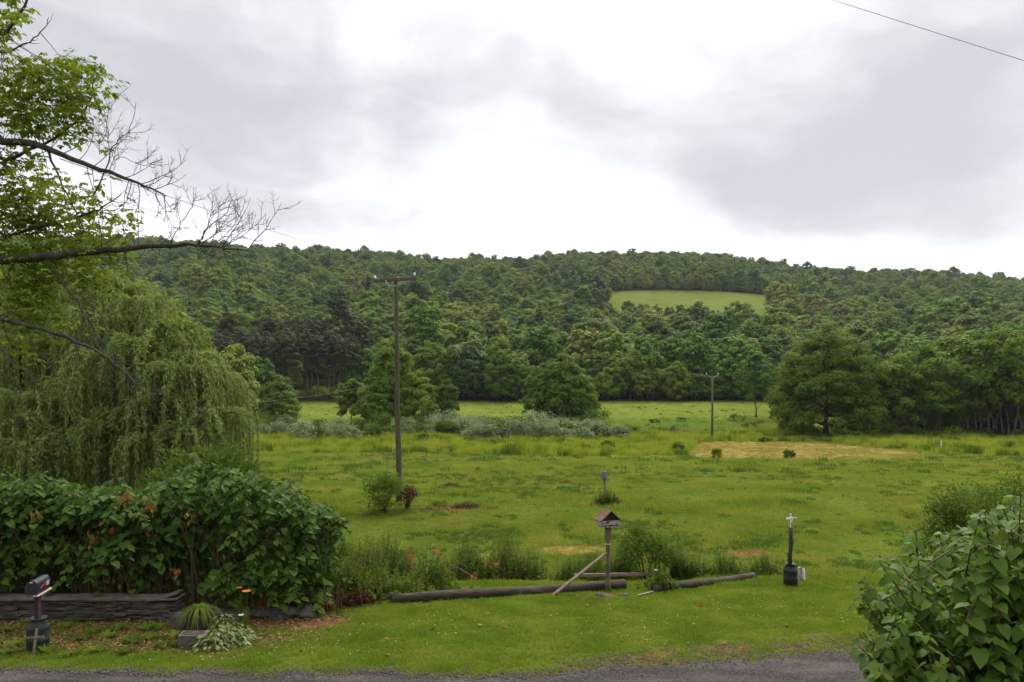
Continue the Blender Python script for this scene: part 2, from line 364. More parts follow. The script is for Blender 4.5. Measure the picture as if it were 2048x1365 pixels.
def zones(x, y, z=None):
    px, py = pxy(x, y, z)
    x = np.asarray(x, float); y = np.asarray(y, float)
    w = (fbm(x / 2.5, y / 2.5, 31, 3) - .5)
    front = y > 5
    # mown hay, drying
    up = np.interp(px, [1340, 1500, 1640, 1760, 1880, 1960], [886, 882, 885, 896, 910, 918])
    lo = np.interp(px, [1340, 1600, 1880, 1960], [919, 922, 921, 921])
    hay = sstep(up - 2, up + 2, py + w * 8) * (1 - sstep(lo - 7, lo + 3, py + w * 14)) * sstep(1310, 1400, px + w * 120) * (1 - sstep(1780, 1960, px + w * 90)) * (.7 + .3 * sstep(.35, .6, fbm(x / 9, y / 4, 61, 3))) * front
    def patch(cx, cy, rx, ry, s=1.0):
        d = ((px - cx) / rx) ** 2 + ((py - cy) / ry) ** 2
        return s * (1 - sstep(.45, 1.3, d + w * 1.6)) * front
    hay = np.maximum(hay, patch(1150, 1100, 75, 9, .8)); hay = np.maximum(hay, patch(1000, 1112, 60, 8, .35)); hay = np.maximum(hay, patch(1215, 1008, 60, 5, .4))
    hay = np.maximum(hay, patch(900, 1045, 60, 10, .3))
    red = patch(1500, 1107, 62, 10); red = np.maximum(red, patch(895, 1018, 60, 6, .9)); red = np.maximum(red, patch(1640, 1160, 40, 9, .5)); red = np.maximum(red, patch(600, 1243, 110, 14, .95))
    red = np.maximum(red, patch(1215, 1190, 40, 9, .8))
    litter = sstep(14.75, 15.3, y + w * 1.2) * (1 - sstep(17.2, 17.6, y)) * (1 - sstep(380, 560, px + w * 120)) * front
    litter = np.maximum(litter, .75 * sstep(14.9, 16.2, y) * (1 - sstep(17.0, 20, y)) * (1 - sstep(520, 720, px + w * 150)) * front)
    litter = np.maximum(litter, sstep(17.2, 17.5, y) * (1 - sstep(21, 22, y)) * (1 - sstep(640, 720, px)) * front)
    litter = np.maximum(litter, sstep(19, 20, y) * (1 - sstep(38, 41, y)) * (1 - sstep(400, 450, px)) * front)
    ov = y - road_edge(x)
    edge = (1 - sstep(.0, .28, ov)) * (y > 10) * .75
    edge = np.maximum(edge, sstep(.6, 1.6, x) * (1 - sstep(.2, 1.15, ov + (fbm(x / .5, y / .5, 77, 3) - .5) * 1.6)) * (y > 10) * .85)
    litter = np.maximum(litter, edge * front)
    # unmown bright strip
    tl_hi = np.interp(px, [400, 900, 1200, 1360, 1500, 1700, 1900, 2048], [868, 870, 872, 872, 868, 866, 876, 880])
    tl_lo = np.interp(px, [400, 900, 1200, 1360, 1400, 1640, 1760, 1880, 2048], [905, 908, 916, 917, 884, 884, 895, 909, 915])
    tall = sstep(tl_hi - 2, tl_hi + 2, py + w * 4) * (1 - sstep(tl_lo - 1.5, tl_lo + 1.5, py + w * 6)) * front * (y > 60) * (y < 160)
    far = sstep(842, 832, py + w * 10) * (y > 150) * (y < 240)
    up_m, in_m = meadow_mask(x, y)
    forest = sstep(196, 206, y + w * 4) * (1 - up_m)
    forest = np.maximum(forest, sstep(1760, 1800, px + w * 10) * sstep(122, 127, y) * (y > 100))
    return dict(hay=hay, red=red, litter=litter, tall=tall, far=far, forest=forest, meadow=up_m, px=px, py=py)

def meadow_mask(x, y):
    y = np.asarray(y, float); px, py = pxy(x, y)
    top = np.interp(px, [1205, 1240, 1350, 1450, 1545], [588, 582, 581, 584, 592])
    bot = np.interp(px, [1205, 1350, 1545], [640, 645, 664])
    m = sstep(top - 1, top + 1, py) * (1 - sstep(bot - 2, bot + 2, py)) * sstep(1206, 1216, px) * (1 - sstep(1536, 1546, px)) * (y > 350) * (y < 720)
    return m, m > .5

# ------------------------------------------------------------------ ground sheet
def grow(a, b, step, k):
    v = [a]
    while v[-1] < b: v.append(v[-1] + max(step, (v[-1] - a * 0) * k))
    return v
ys = np.array([-80, -50, -30, -18, -10, -5, -2, 0, 1, 2, 3, 4, 5, 6, 7, 8, 9, 10] + list(np.arange(10.4, 30, .2)) + grow(30, 1800, .3, .010))
xp = list(np.arange(0, 14, .25)) + grow(14, 2300, .25, .017)
xs = np.array([-v for v in xp[:0:-1]] + xp)
XX, YY = np.meshgrid(xs, ys)
ZZ = height(XX, YY)
def sheet(name, XX, YY, ZZ, mat):
    ny, nx = XX.shape
    me = bpy.data.meshes.new(name)
    co = np.stack([XX, YY, ZZ], -1).reshape(-1, 3)
    me.vertices.add(len(co)); me.vertices.foreach_set('co', co.ravel().astype(np.float32))
    i = np.arange((ny - 1) * (nx - 1)); r = i // (nx - 1); c = i % (nx - 1); a = r * nx + c
    q = np.stack([a, a + 1, a + nx + 1, a + nx], -1).astype(np.int32)
    me.loops.add(q.size); me.loops.foreach_set('vertex_index', q.ravel())
    me.polygons.add(len(q)); me.polygons.foreach_set('loop_start', np.arange(len(q), dtype=np.int32) * 4); me.polygons.foreach_set('loop_total', np.full(len(q), 4, np.int32))
    me.polygons.foreach_set('use_smooth', np.ones(len(q), bool))
    me.update(calc_edges=True); me.materials.append(mat)
    return me
def ground_mat():
    m, nt, N, L = nmat('ground')
    tc = N('ShaderNodeTexCoord'); z1 = N('ShaderNodeAttribute'); z1.attribute_name = 'zone_a'; z2 = N('ShaderNodeAttribute'); z2.attribute_name = 'zone_b'
    s1 = N('ShaderNodeSeparateColor'); s2 = N('ShaderNodeSeparateColor'); L(z1.outputs['Color'], s1.inputs[0]); L(z2.outputs['Color'], s2.inputs[0])
    def nz(scale, det=5, st=(1, 1, 1), c=.2):
        mp = N('ShaderNodeMapping'); mp.inputs['Scale'].default_value = st; L(tc.outputs['Object'], mp.inputs[0])
        n = N('ShaderNodeTexNoise'); n.inputs['Scale'].default_value = scale; n.inputs['Detail'].default_value = det; n.inputs['Roughness'].default_value = .65; L(mp.outputs[0], n.inputs['Vector'])
        a = N('ShaderNodeMapRange'); L(n.outputs['Fac'], a.inputs[0]); a.inputs[1].default_value = .5 - c; a.inputs[2].default_value = .5 + c; return a.outputs[0]
    big = nz(.09, 4); mid = nz(.7, 6, (1, .7, 1)); fine = nz(9, 6)
    def mixf(a, b, f):
        x = N('ShaderNodeMix'); x.data_type = 'FLOAT'; x.inputs[0].default_value = f; L(a, x.inputs[2]); L(b, x.inputs[3]); return x.outputs[0]
    g = mixf(mixf(big, mid, .5), fine, .35)
    grass = ramp_node(nt, [(.035, .065, .010), (.060, .100, .014), (.10, .145, .020), (.16, .17, .035)], g)  # base colour darkened so gaps between the tufts read like shade
    hay = ramp_node(nt, [(.10, .105, .022), (.24, .19, .05), (.38, .28, .09)], nz(1.6, 6, (1.0, .35, 1)))
    red = ramp_node(nt, [(.07, .035, .018), (.17, .085, .04), (.28, .17, .085)], nz(6, 6))
    lit = ramp_node(nt, [(.035, .026, .014), (.085, .06, .025), (.14, .105, .035), (.075, .10, .015)], nz(5, 6))
    tall = ramp_node(nt, [(.06, .10, .010), (.11, .155, .014), (.15, .19, .02)], mid)
    far = ramp_node(nt, [(.085, .125, .018), (.13, .165, .026), (.19, .20, .042)], mixf(big, mid, .4))
    mead = ramp_node(nt, [(.085, .12, .025), (.125, .155, .033), (.17, .18, .045)], mixf(big, mid, .4))
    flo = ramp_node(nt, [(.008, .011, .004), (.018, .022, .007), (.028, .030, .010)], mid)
    cur = grass.outputs[0]
    def over(fac, c):
        nonlocal cur
        x = N('ShaderNodeMix'); x.data_type = 'RGBA'; L(fac, x.inputs[0]); L(cur, x.inputs[6]); L(c.outputs[0], x.inputs[7]); cur = x.outputs[2]
    over(s2.outputs['Green'], far); over(s1.outputs['Blue'], tall); over(s1.outputs['Red'], hay); over(s1.outputs['Green'], lit); 
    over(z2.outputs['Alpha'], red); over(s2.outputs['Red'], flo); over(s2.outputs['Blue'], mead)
    b = N('ShaderNodeBsdfPrincipled'); b.inputs['Roughness'].default_value = 1; b.inputs['Specular IOR Level'].default_value = 0; L(cur, b.inputs['Base Color'])
    bp = N('ShaderNodeBump'); bp.inputs['Strength'].default_value = .8; bp.inputs['Distance'].default_value = .05; L(fine, bp.inputs['Height']); L(bp.outputs[0], b.inputs['Normal'])
    o = N('ShaderNodeOutputMaterial'); L(b.outputs[0], o.inputs[0]); return m
def add_zone_attrs(me, X, Y, Z):
    zz = zones(X.ravel(), Y.ravel(), Z.ravel()); n = X.size
    a = me.color_attributes.new('zone_a', 'FLOAT_COLOR', 'POINT'); b = me.color_attributes.new('zone_b', 'FLOAT_COLOR', 'POINT')
    a.data.foreach_set('color', np.stack([zz['hay'], zz['litter'], zz['tall'], np.ones(n)], -1).astype(np.float32).ravel())
    b.data.foreach_set('color', np.stack([zz['forest'], zz['far'], zz['meadow'], zz['red']], -1).astype(np.float32).ravel())
me = sheet('ground', XX, YY, ZZ, ground_mat()); add_zone_attrs(me, XX, YY, ZZ)
tag(link(bpy.data.objects.new('ground', me)), kind='structure', label='rolling green fields and wooded hillside')

# ------------------------------------------------------------------ road
def road_mat():
    m, nt, N, L = nmat('asphalt')
    tc = N('ShaderNodeTexCoord')
    def nz(scale, det=6, c=.2, st=(1, 1, 1)):
        mp = N('ShaderNodeMapping'); mp.inputs['Scale'].default_value = st; L(tc.outputs['Object'], mp.inputs[0])
        n = N('ShaderNodeTexNoise'); n.inputs['Scale'].default_value = scale; n.inputs['Detail'].default_value = det; L(mp.outputs[0], n.inputs['Vector'])
        a = N('ShaderNodeMapRange'); L(n.outputs['Fac'], a.inputs[0]); a.inputs[1].default_value = .5 - c; a.inputs[2].default_value = .5 + c; return a.outputs[0]
    v = N('ShaderNodeTexVoronoi'); v.inputs['Scale'].default_value = 42; L(tc.outputs['Object'], v.inputs['Vector'])
    peb = ramp_node(nt, [(.020, .017, .017), (.050, .043, .043), (.095, .083, .083), (.17, .155, .15)], v.outputs['Color'])
    base = ramp_node(nt, [(.018, .014, .012), (.040, .033, .030), (.078, .064, .056), (.12, .10, .08)], nz(1.6, 8, .18, (.45, 1.3, 1)))
    x = N('ShaderNodeMix'); x.data_type = 'RGBA'; x.inputs[0].default_value = .45; L(base.outputs[0], x.inputs[6]); L(peb.outputs[0], x.inputs[7])
    b = N('ShaderNodeBsdfPrincipled'); b.inputs['Roughness'].default_value = .95; b.inputs['Specular IOR Level'].default_value = .08; L(x.outputs[2], b.inputs['Base Color'])
    bp = N('ShaderNodeBump'); bp.inputs['Strength'].default_value = .9; bp.inputs['Distance'].default_value = .015; L(v.outputs['Distance'], bp.inputs['Height']); L(bp.outputs[0], b.inputs['Normal'])
    o = N('ShaderNodeOutputMaterial'); L(b.outputs[0], o.inputs[0]); return m
rx = np.concatenate([np.arange(-60, -14, 1.5), np.arange(-14, 14, .08), np.arange(14, 60, 1.5)])
ts = np.linspace(0, 1, 22)
RX = np.tile(rx, (22, 1)); E = road_edge(rx)
RY = 10.3 + ts[:, None] * (E[None, :] - 10.3)
RZ = height(RX, RY) + .012 + .012 * np.sin(ts * math.pi)[:, None]
RZ[-1] -= .02
tag(link(bpy.data.objects.new('road', sheet('road', RX, RY, RZ, road_mat()))), kind='structure', label='dark worn asphalt road with ragged grassy edge')

# ------------------------------------------------------------------ scattered stuff (points + geometry nodes instancing)
def scatter(name, pts, idx, rots, scales, sources, label, cat='grass'):
    n = len(pts); me = bpy.data.meshes.new(name)
    me.vertices.add(n); me.vertices.foreach_set('co', np.asarray(pts, np.float32).ravel())
    def at(nm, ty, arr, key='value'):
        a = me.attributes.new(nm, ty, 'POINT'); a.data.foreach_set(key, np.ascontiguousarray(arr).ravel())
    at('kind_i', 'INT', np.asarray(idx, np.int32)); at('rot', 'FLOAT_VECTOR', np.asarray(rots, np.float32), 'vector'); at('scl', 'FLOAT_VECTOR', np.asarray(scales, np.float32), 'vector')
    for s in sources:
        for m in s.data.materials:
            if m.name not in [mm.name for mm in me.materials if mm]: me.materials.append(m)
    o = link(bpy.data.objects.new(name, me)); tag(o, label, cat, kind='stuff')
    ng = bpy.data.node_groups.new('scatter_' + name, 'GeometryNodeTree')
    ng.interface.new_socket('Geometry', in_out='INPUT', socket_type='NodeSocketGeometry'); ng.interface.new_socket('Geometry', in_out='OUTPUT', socket_type='NodeSocketGeometry')
    N = ng.nodes.new; L = ng.links.new
    gi = N('NodeGroupInput'); go = N('NodeGroupOutput'); jn = N('GeometryNodeJoinGeometry')
    def attr(nm, ty):
        a = N('GeometryNodeInputNamedAttribute'); a.data_type = ty; a.inputs['Name'].default_value = nm; return a
    ai = attr('kind_i', 'INT'); ar = attr('rot', 'FLOAT_VECTOR'); as_ = attr('scl', 'FLOAT_VECTOR')
    for k, s in enumerate(sources):
        cmp_ = N('FunctionNodeCompare'); cmp_.data_type = 'INT'; cmp_.operation = 'EQUAL'
        L(ai.outputs[0], [i for i in cmp_.inputs if i.name == 'A' and i.type == 'INT'][0]); [i for i in cmp_.inputs if i.name == 'B' and i.type == 'INT'][0].default_value = k
        inf = N('GeometryNodeObjectInfo'); inf.inputs['Object'].default_value = s; inf.inputs['As Instance'].default_value = True
        ip = N('GeometryNodeInstanceOnPoints'); L(gi.outputs[0], ip.inputs['Points']); L(cmp_.outputs[0], ip.inputs['Selection']); L(inf.outputs['Geometry'], ip.inputs['Instance'])
        L(ar.outputs[0], ip.inputs['Rotation']); L(as_.outputs[0], ip.inputs['Scale']); L(ip.outputs[0], jn.inputs[0])
    L(jn.outputs[0], go.inputs[0])
    md = o.modifiers.new('scatter', 'NODES'); md.node_group = ng
    return o

def blade_tuft(name, n, rad, hgt, wid, mat, lean=.5, seed=1, hv=.4):
    r = np.random.default_rng(seed); mb = MB()
    a = r.uniform(0, 6.283, n); q = np.sqrt(r.uniform(0, 1, n)) * rad
    p = np.stack([q * np.cos(a), q * np.sin(a), -.01 * np.ones(n)], -1)
    b = r.uniform(0, 6.283, n); A = np.stack([np.cos(b) * lean * r.uniform(.2, 1, n), np.sin(b) * lean * r.uniform(.2, 1, n), np.ones(n)], -1)
    Ln = hgt * r.uniform(1 - hv, 1 + hv, n)
    Nn = np.stack([-np.cos(b), -np.sin(b), np.full(n, .3)], -1)
    tw = rdirs(n, r) * .5
    mb.leaves(p, A, Nn + tw, Ln, 'blade', W=wid / hgt / .07)
    return bpy.data.objects.new(name, mb.mesh(name, mat))

def jitter_pts(y0, y1, dens, wide=1.18, seed=3, pxlo=None, pxhi=None):
    r = np.random.default_rng(seed)
    half = (1024 / F) * wide
    area = half * (y1 ** 2 - y0 ** 2); n = int(area * dens)
    y = np.sqrt(r.uniform(y0 ** 2, y1 ** 2, n)); x = r.uniform(-half, half, n) * y
    return x, y, r

def grass_layers():
    lawn = [blade_tuft('lawn_tuft', 26, .09, .050, .007, M_lawn, 1.1, k) for k in (1, 2)] + [blade_tuft('lawn_tuft_dry', 22, .09, .045, .007, M_straw, 1.6, 5)]
    x, y, r = jitter_pts(14.0, 23.5, 210, seed=5)
    z = height(x, y); Z = zones(x, y, z); over = y - road_edge(x)
    fray = fbm(x / .5, y / .5, 77, 3)
    keep = (over > -.02) | ((over > -.5) & (fray > .56) & (x > 0.5)) | ((over > -.12) & (fray > .5))
    thin = np.where((over < 1.1) & (x > .8), (fray > .40), True)
    cov = 1 - .72 * Z['litter'] - .8 * Z['red']
    hid = (Z['px'] < 640) & (y > 17.2)
    keep &= thin & (r.uniform(0, 1, len(x)) < cov) & ~hid
    x, y, z = x[keep], y[keep], z[keep]; Zl = {k: v[keep] for k, v in Z.items()}; n = len(x)
    dry = r.uniform(0, 1, n) < .05 + .35 * Zl['hay'] + .3 * Zl['litter'] + .3 * Zl['red']
    idx = np.where(dry, 2, r.integers(0, 2, n)); s = r.uniform(.55, 1.3, n) * (.45 + 1.1 * fbm(x / .45, y / .35, 12, 3)); s = np.where(y > 21.5, s * 1.7, s)
    rot = np.stack([r.normal(0, .12, n), r.normal(0, .12, n), r.uniform(0, 6.28, n)], -1)
    scatter('lawn_grass', np.stack([x, y, z], -1), idx, rot, np.stack([s, s, s], -1), lawn, 'short mown green lawn grass between the road and the logs')

    field = [blade_tuft('field_tuft', 26, .16, .085, .012, M_field, 1.1, k + 20) for k in (1, 2, 3)] + [blade_tuft('field_tuft_dry', 22, .18, .07, .012, M_straw, 1.6, 25), blade_tuft('field_weed', 44, .17, .10, .028, M_fweed, 1.3, 26)]
    ax, ay, ai, asx = [], [], [], []
    for (y0, y1, d, sc_, sd) in ((23, 34, 75, .9, 1), (34, 52, 32, 1.25, 2), (52, 100, 8.5, 2.1, 3), (100, 150, 2.3, 3.2, 4), (150, 206, 1.3, 3.4, 6)):
        x, y, r = jitter_pts(y0, y1, d, seed=40 + sd)
        Z = zones(x, y); n = len(x)
        lump = fbm(x / 3.0, y / 2.0, 51, 3); lump2 = fbm(x / 11, y / 7, 57, 3)
        keep = ~((Z['px'] < 420) & (y < 40)) & (Z['forest'] < .5) & (Z['tall'] < .6) & (r.uniform(0, 1, n) < .35 + 1.3 * (lump - .2))
        keep &= r.uniform(0, 1, n) < 1 - .75 * Z['red'] - .35 * Z['hay']
        if y0 >= 150: keep &= r.uniform(0, 1, n) < .4
        dry = r.uniform(0, 1, n) < .06 + .8 * Z['hay'] + .5 * Z['red'] + .22 * (lump2 > .58) + .25 * Z['far']
        s = sc_ * r.uniform(.6, 1.3, n) * (.25 + 1.5 * lump)
        s *= np.where(Z['hay'] > .5, .6, 1) * (1 - .35 * Z['far'])
        ax.append(x[keep]); ay.append(y[keep]); wd = (r.uniform(0, 1, n) < .3) & (fbm(x / 1.0, y / .8, 63, 4) + .5 * (lump2 - .5) > .61) & (Z['hay'] < .3)
        ai.append(np.where(wd, 4, np.where(dry, 3, r.integers(0, 3, n)))[keep]); asx.append(s[keep])
    x, y, idx, s = map(np.concatenate, (ax, ay, ai, asx)); n = len(x); z = height(x, y)
    rot = np.stack([rng.normal(0, .12, n), rng.normal(0, .12, n), rng.uniform(0, 6.28, n)], -1)
    scatter('field_grass', np.stack([x, y, z], -1), idx, rot, np.stack([s, s, s * rng.uniform(.7, 1.3, n)], -1), field, 'cropped yellow green pasture grass across the wide field')

    tall = [blade_tuft('tall_tuft', 60, .45, .62, .022, M_tall, .5, k + 60) for k in (1, 2, 3)] + [blade_tuft('tall_tuft_dark', 60, .45, .55, .03, M_weed, .5, 65)]
    x, y, r = jitter_pts(76, 150, 2.6, seed=90); Z = zones(x, y); n = len(x)
    keep = (r.uniform(0, 1, n) < Z['tall']) & (Z['px'] > 440)
    x, y = x[keep], y[keep]; n = len(x); z = height(x, y); r2 = fbm(x / 6, y / 5, 99, 3)
    idx = np.where(r.uniform(0, 1, n) < sstep(.35, .75, fbm(x / 2.3 + y / 3, y / 2.6, 98, 3)), 3, r.integers(0, 3, n)); s = r.uniform(.5, 1.45, n) * (.25 + 1.4 * r2)
    rot = np.stack([r.normal(0, .08, n), r.normal(0, .08, n), r.uniform(0, 6.28, n)], -1)
    scatter('tall_grass', np.stack([x, y, z], -1), idx, rot, np.stack([s, s, s], -1), tall, 'bright yellow green unmown tall grass strip across the field')
grass_layers()

# ------------------------------------------------------------------ trees
def crown_mb(r, Rr, z0, z1, nclump, nleaf, leaf, tmpl='far', flat=.75, squash=1.0, lobes=.25, rc=.30, core=True):
    """leaf clumps spread through and over an uneven ellipsoid between z0 and z1"""
    mb = MB(); cz = (z0 + z1) / 2; hh = (z1 - z0) / 2; cl = []
    d = rdirs(nclump, r); d[:, 2] = np.where(d[:, 2] < -.8, -d[:, 2], d[:, 2])
    ph = r.uniform(0, 6.28, 4)
    for k in range(nclump):
        az = math.atan2(d[k, 1], d[k, 0]); el = d[k, 2]
        lob = 1 + lobes * (math.sin(2 * az + ph[0]) * .5 + math.sin(3 * az + ph[1] + 3 * el) * .6 + math.sin(5 * el + ph[2]) * .5)
        q = r.uniform(.72, .97) if r.uniform() < .82 else r.uniform(.2, .6)
        c = np.array([d[k, 0] * Rr * lob * q, d[k, 1] * Rr * lob * q, cz + d[k, 2] * hh * q * (1 + .12 * math.sin(az * 2 + ph[3]))])
        rad = Rr * rc * r.uniform(.55, 1.25); cl.append((c, rad))
        n = int(nleaf * (rad / (Rr * rc)) ** 1.6) + 6
        dd = rdirs(n, r); dd[:, 2] = np.abs(dd[:, 2]) * np.where(r.uniform(size=n) < .75, 1, -.7)
        rr = rad * r.uniform(.55, 1.08, n)[:, None]
        p = c + dd * rr * np.array([1, 1, flat])
        out = unit(p - np.array([0, 0, cz]))
        nn = unit(dd * 1.0 + out * .6 + np.array([0, 0, .5]) + r.normal(0, .26, (n, 3)))
        A = np.cross(nn, rdirs(n, r)); A[:, 2] -= .15
        mb.leaves(p, A, nn, leaf * r.uniform(.6, 1.35, n), tmpl)
    return mb, cl

def trunk_mb(r, h, rad, clumps, lean=0.0, nl=10, sides=7, start=.25):
    mb = MB(); n = 7; pts = []
    wob = r.normal(0, .012 * h, (n, 2)); wob[0] = 0
    for i in range(n):
        t = i / (n - 1); pts.append((wob[i, 0] + lean * h * t, wob[i, 1], -.3 + (h + .3) * t))
    mb.tube(pts, [rad * (1.35 if i == 0 else 1 - .8 * i / (n - 1)) for i in range(n)], sides)
    cs = sorted(clumps, key=lambda c: r.uniform())[:nl]
    for c, q in cs:
        t = start + (1 - start) * r.uniform(.1, .75); i = min(int(t * (n - 1)), n - 2); base = np.array(pts[i]) + (np.array(pts[i + 1]) - pts[i]) * (t * (n - 1) - i)
        if base[2] > c[2]: base = np.array(pts[max(1, i - 2)])
        mid = (base + c) / 2 + np.array([0, 0, -.06 * h]) * r.uniform(-.5, 1)
        rr = rad * .38 * (1 - .5 * t)
        mb.tube([base, mid, c], [rr, rr * .7, rr * .3], 5)
    return mb

TREE = {}
def def_tree(key, seed, Rr, z0, h, ncl, nlf, leaf, mat, bark, rc=.3, flat=.75, lobes=.25, trad=.2, nl=10, multi=1, **kw):
    r = np.random.default_rng(seed)
    mb, cl = crown_mb(r, Rr, z0, h, ncl, nlf, leaf, rc=rc, flat=flat, lobes=lobes, **kw)
    tb = MB()
    for k in range(multi):
        t = trunk_mb(r, h * .86, trad, cl, lean=(0 if multi == 1 else (k - (multi - 1) / 2) * .16), nl=nl)
        for v in t.v: pass
        off = np.array([(k - (multi - 1) / 2) * trad * 2.2, r.normal(0, trad), 0]) if multi > 1 else np.zeros(3)
        tb.add(np.concatenate(t.v) + off, t.f, 0, True)
    TREE[key] = (mb.mesh('crown', mat), tb.mesh('trunk', bark), h)

def spruce(key, seed, Rr, h, mat, z0=.8, leafn=46, leaf=.5, layers=20):
    r = np.random.default_rng(seed); mb = MB(); cl = []
    for i in range(layers):
        t = i / (layers - 1); z = z0 + (h - z0) * t; rr = Rr * (1 - t) ** .85 * r.uniform(.85, 1.1) + .12
        nb = max(5, int(11 * (1 - t)) + 3)
        for b in range(nb):
            a = r.uniform(0, 6.283); n = max(5, int(leafn * rr / Rr)); q = r.uniform(.15, 1, n) * rr * r.uniform(.8, 1.1)
            p = np.stack([np.cos(a) * q + r.normal(0, .1 * rr + .05, n), np.sin(a) * q + r.normal(0, .1 * rr + .05, n), z - .28 * q + r.normal(0, .08, n)], -1)
            A = np.stack([np.cos(a) + r.normal(0, .5, n), np.sin(a) + r.normal(0, .5, n), r.normal(-.3, .3, n)], -1)
            mb.leaves(p, A, np.array([0, 0, 1.]) + r.normal(0, .4, (n, 3)), leaf * r.uniform(.7, 1.2, n), 'rhomb')
        cl.append((np.array([math.cos(i * 2.4) * rr, math.sin(i * 2.4) * rr, z]), 1))
    tb = trunk_mb(r, h * .97, .02 * h * .6, [], 0, 0)
    TREE[key] = (mb.mesh('crown', mat), tb.mesh('trunk', M_barkd), h)

def_tree('round_a', 101, 5.0, -0.5, 13.5, 170, 44, 0.56, M_mix, M_bark, lobes=0.14, rc=0.19)
def_tree('round_b', 102, 4.4, -0.5, 15, 165, 44, 0.55, M_mix, M_bark, lobes=0.2, rc=0.19)
def_tree('round_c', 103, 6.0, -0.5, 12.5, 190, 44, 0.56, M_mix, M_bark, lobes=0.16, rc=0.18)
def_tree('round_d', 104, 3.7, -0.5, 11.5, 120, 44, 0.5, M_mix, M_bark, lobes=0.22, rc=0.21)
def_tree('round_e', 105, 5.0, -0.3, 16.5, 175, 44, 0.56, M_mix, M_bark, lobes=0.3, rc=0.185)
def_tree('pale_a', 107, 4.6, -.5, 14.0, 160, 42, .55, M_light, M_bark, lobes=.25, rc=.2)
def_tree('pale_b', 108, 3.6, -.5, 12.5, 120, 42, .5, M_light, M_bark, lobes=.3, rc=.21)
def_tree('bare', 106, 4.0, 2.5, 12.5, 60, 14, .42, M_grey, M_birch, nl=36, trad=.16)
def_tree('line_a', 111, 4.2, -1.2, 13.0, 126, 77, 0.47, M_line, M_bark, lobes=.3, rc=.25)
def_tree('line_b', 112, 5.2, -1.2, 14.5, 149, 77, 0.47, M_line, M_barkd, lobes=.25, rc=.24)
def_tree('line_c', 113, 3.0, 1.4, 12.5, 80, 46, .40, M_line, M_birch, lobes=.35, rc=.27, trad=.13)
def_tree('small_a', 114, 2.7, .5, 7.6, 71, 67, 0.40, M_yel, M_bark, lobes=.3, rc=.28, trad=.12)
def_tree('small_b', 115, 3.2, .5, 8.8, 80, 70, 0.40, M_yel, M_bark, lobes=.35, rc=.27, trad=.13)
def_tree('airy', 116, 4.0, 5.0, 17.5, 120, 44, .36, M_line, M_birch, lobes=.42, rc=.22, trad=.17, nl=26, multi=2)
def_tree('airy_b', 117, 4.7, 3.2, 16.0, 125, 46, .38, M_line, M_bark, lobes=.45, rc=.22, trad=.16, nl=30, multi=3)
def_tree('pine', 118, 3.6, 8.5, 20.5, 75, 52, .42, M_pine, M_bark, lobes=.4, rc=.27, flat=.5, trad=.2, nl=20)
def_tree('pine_b', 119, 3.1, 7.5, 18.5, 62, 52, .42, M_pine, M_bark, lobes=.45, rc=.28, flat=.5, trad=.19, nl=18)
def_tree('big_maple', 120, 9.0, -1.8, 16.8, 340, 130, .34, M_maple, M_barkd, lobes=.18, rc=.165, trad=.45, nl=30, flat=.6)
def_tree('willowy', 121, 3.4, 2.5, 13.5, 80, 46, .38, M_silver, M_bark, lobes=.35, rc=.26, trad=.16)
spruce('spruce', 130, 2.6, 15.5, M_dark); spruce('spruce_b', 131, 2.2, 12.5, M_dark)

def put_tree(key, loc, s, rz, label, group=None, name='tree', cat='tree', sx=None, mat=None):
    cm, tm, h = TREE[key]
    t = thing(name, label, cat, loc, rz, group); t.scale = (sx or s, sx or s, s)
    c = bpy.data.objects.new('crown', cm); link(c, t)
    k = bpy.data.objects.new('trunk', tm); link(k, t)
    if mat is not None:
        c.material_slots[0].link = 'OBJECT'; c.material_slots[0].material = mat
    return t
placed = []     # (x, y, radius)
def tree_at(key, px, d, top_py, label, width=None, **kw):
    """stands at bearing px and distance d, its crown top at the height that shows at top_py"""
    g = G(px, d); h = CAMZ + (HY - top_py) / F * d - g.z; s = h / TREE[key][2]
    sx = None
    if width: sx = width
    placed.append((g.x, g.y, 3.5))
    return put_tree(key, g, s, random.uniform(0, 6.28), label, sx=sx, **kw)

# trees that stand out in the pasture
tree_at('big_maple', 1652, 128, 662, 'large broad dark green maple standing alone at the edge of the mown hay', name='maple_tree')
tree_at('line_b', 1722, 133, 700, 'rounded maple crowded against the right side of the large broad maple', name='maple_tree', mat=M_maple)
tree_at('line_a', 1590, 140, 735, 'smaller dark tree tucked behind the left side of the large broad maple', mat=M_maple)
tree_at('willowy', 1512, 168, 705, 'leaning grey green tree with a bare crooked trunk left of the large maple', mat=M_mix)
tree_at('line_a', 782, 150, 688, 'tallest tree of the clump behind the near utility pole', width=1.05)
tree_at('line_b', 752, 147, 762, 'low spreading tree on the left foot of the clump behind the near pole', width=.72)
tree_at('line_b', 830, 148, 748, 'dense rounded tree on the right of the clump behind the near pole', width=.78)
tree_at('line_a', 893, 150, 765, 'small separate round tree to the right of the clump behind the near pole', width=.60, mat=M_bush)
tree_at('small_a', 703, 155, 762, 'small yellow green tree with a thin trunk left of the pole clump', name='young_tree')
tree_at('line_b', 1130, 150, 715, 'bushy bright green tree standing alone in the middle pasture', width=.98)
tree_at('line_a', 1080, 151, 742, 'narrower tree grown into the left side of the lone middle pasture tree', width=.80)
tree_at('line_b', 1160, 150, 745, 'lower tree grown into the right side of the lone middle pasture tree', width=.62)
tree_at('line_b', 558, 146, 756, 'round sunlit tree just to the right of the weeping willow', width=.80, mat=M_maple)
tree_at('line_a', 470, 150, 700, 'dark tree rising directly behind the weeping willow', mat=M_mix)
tree_at('line_a', 520, 170, 722, 'dark green tree between the weeping willow and the pine stand', mat=M_mix)

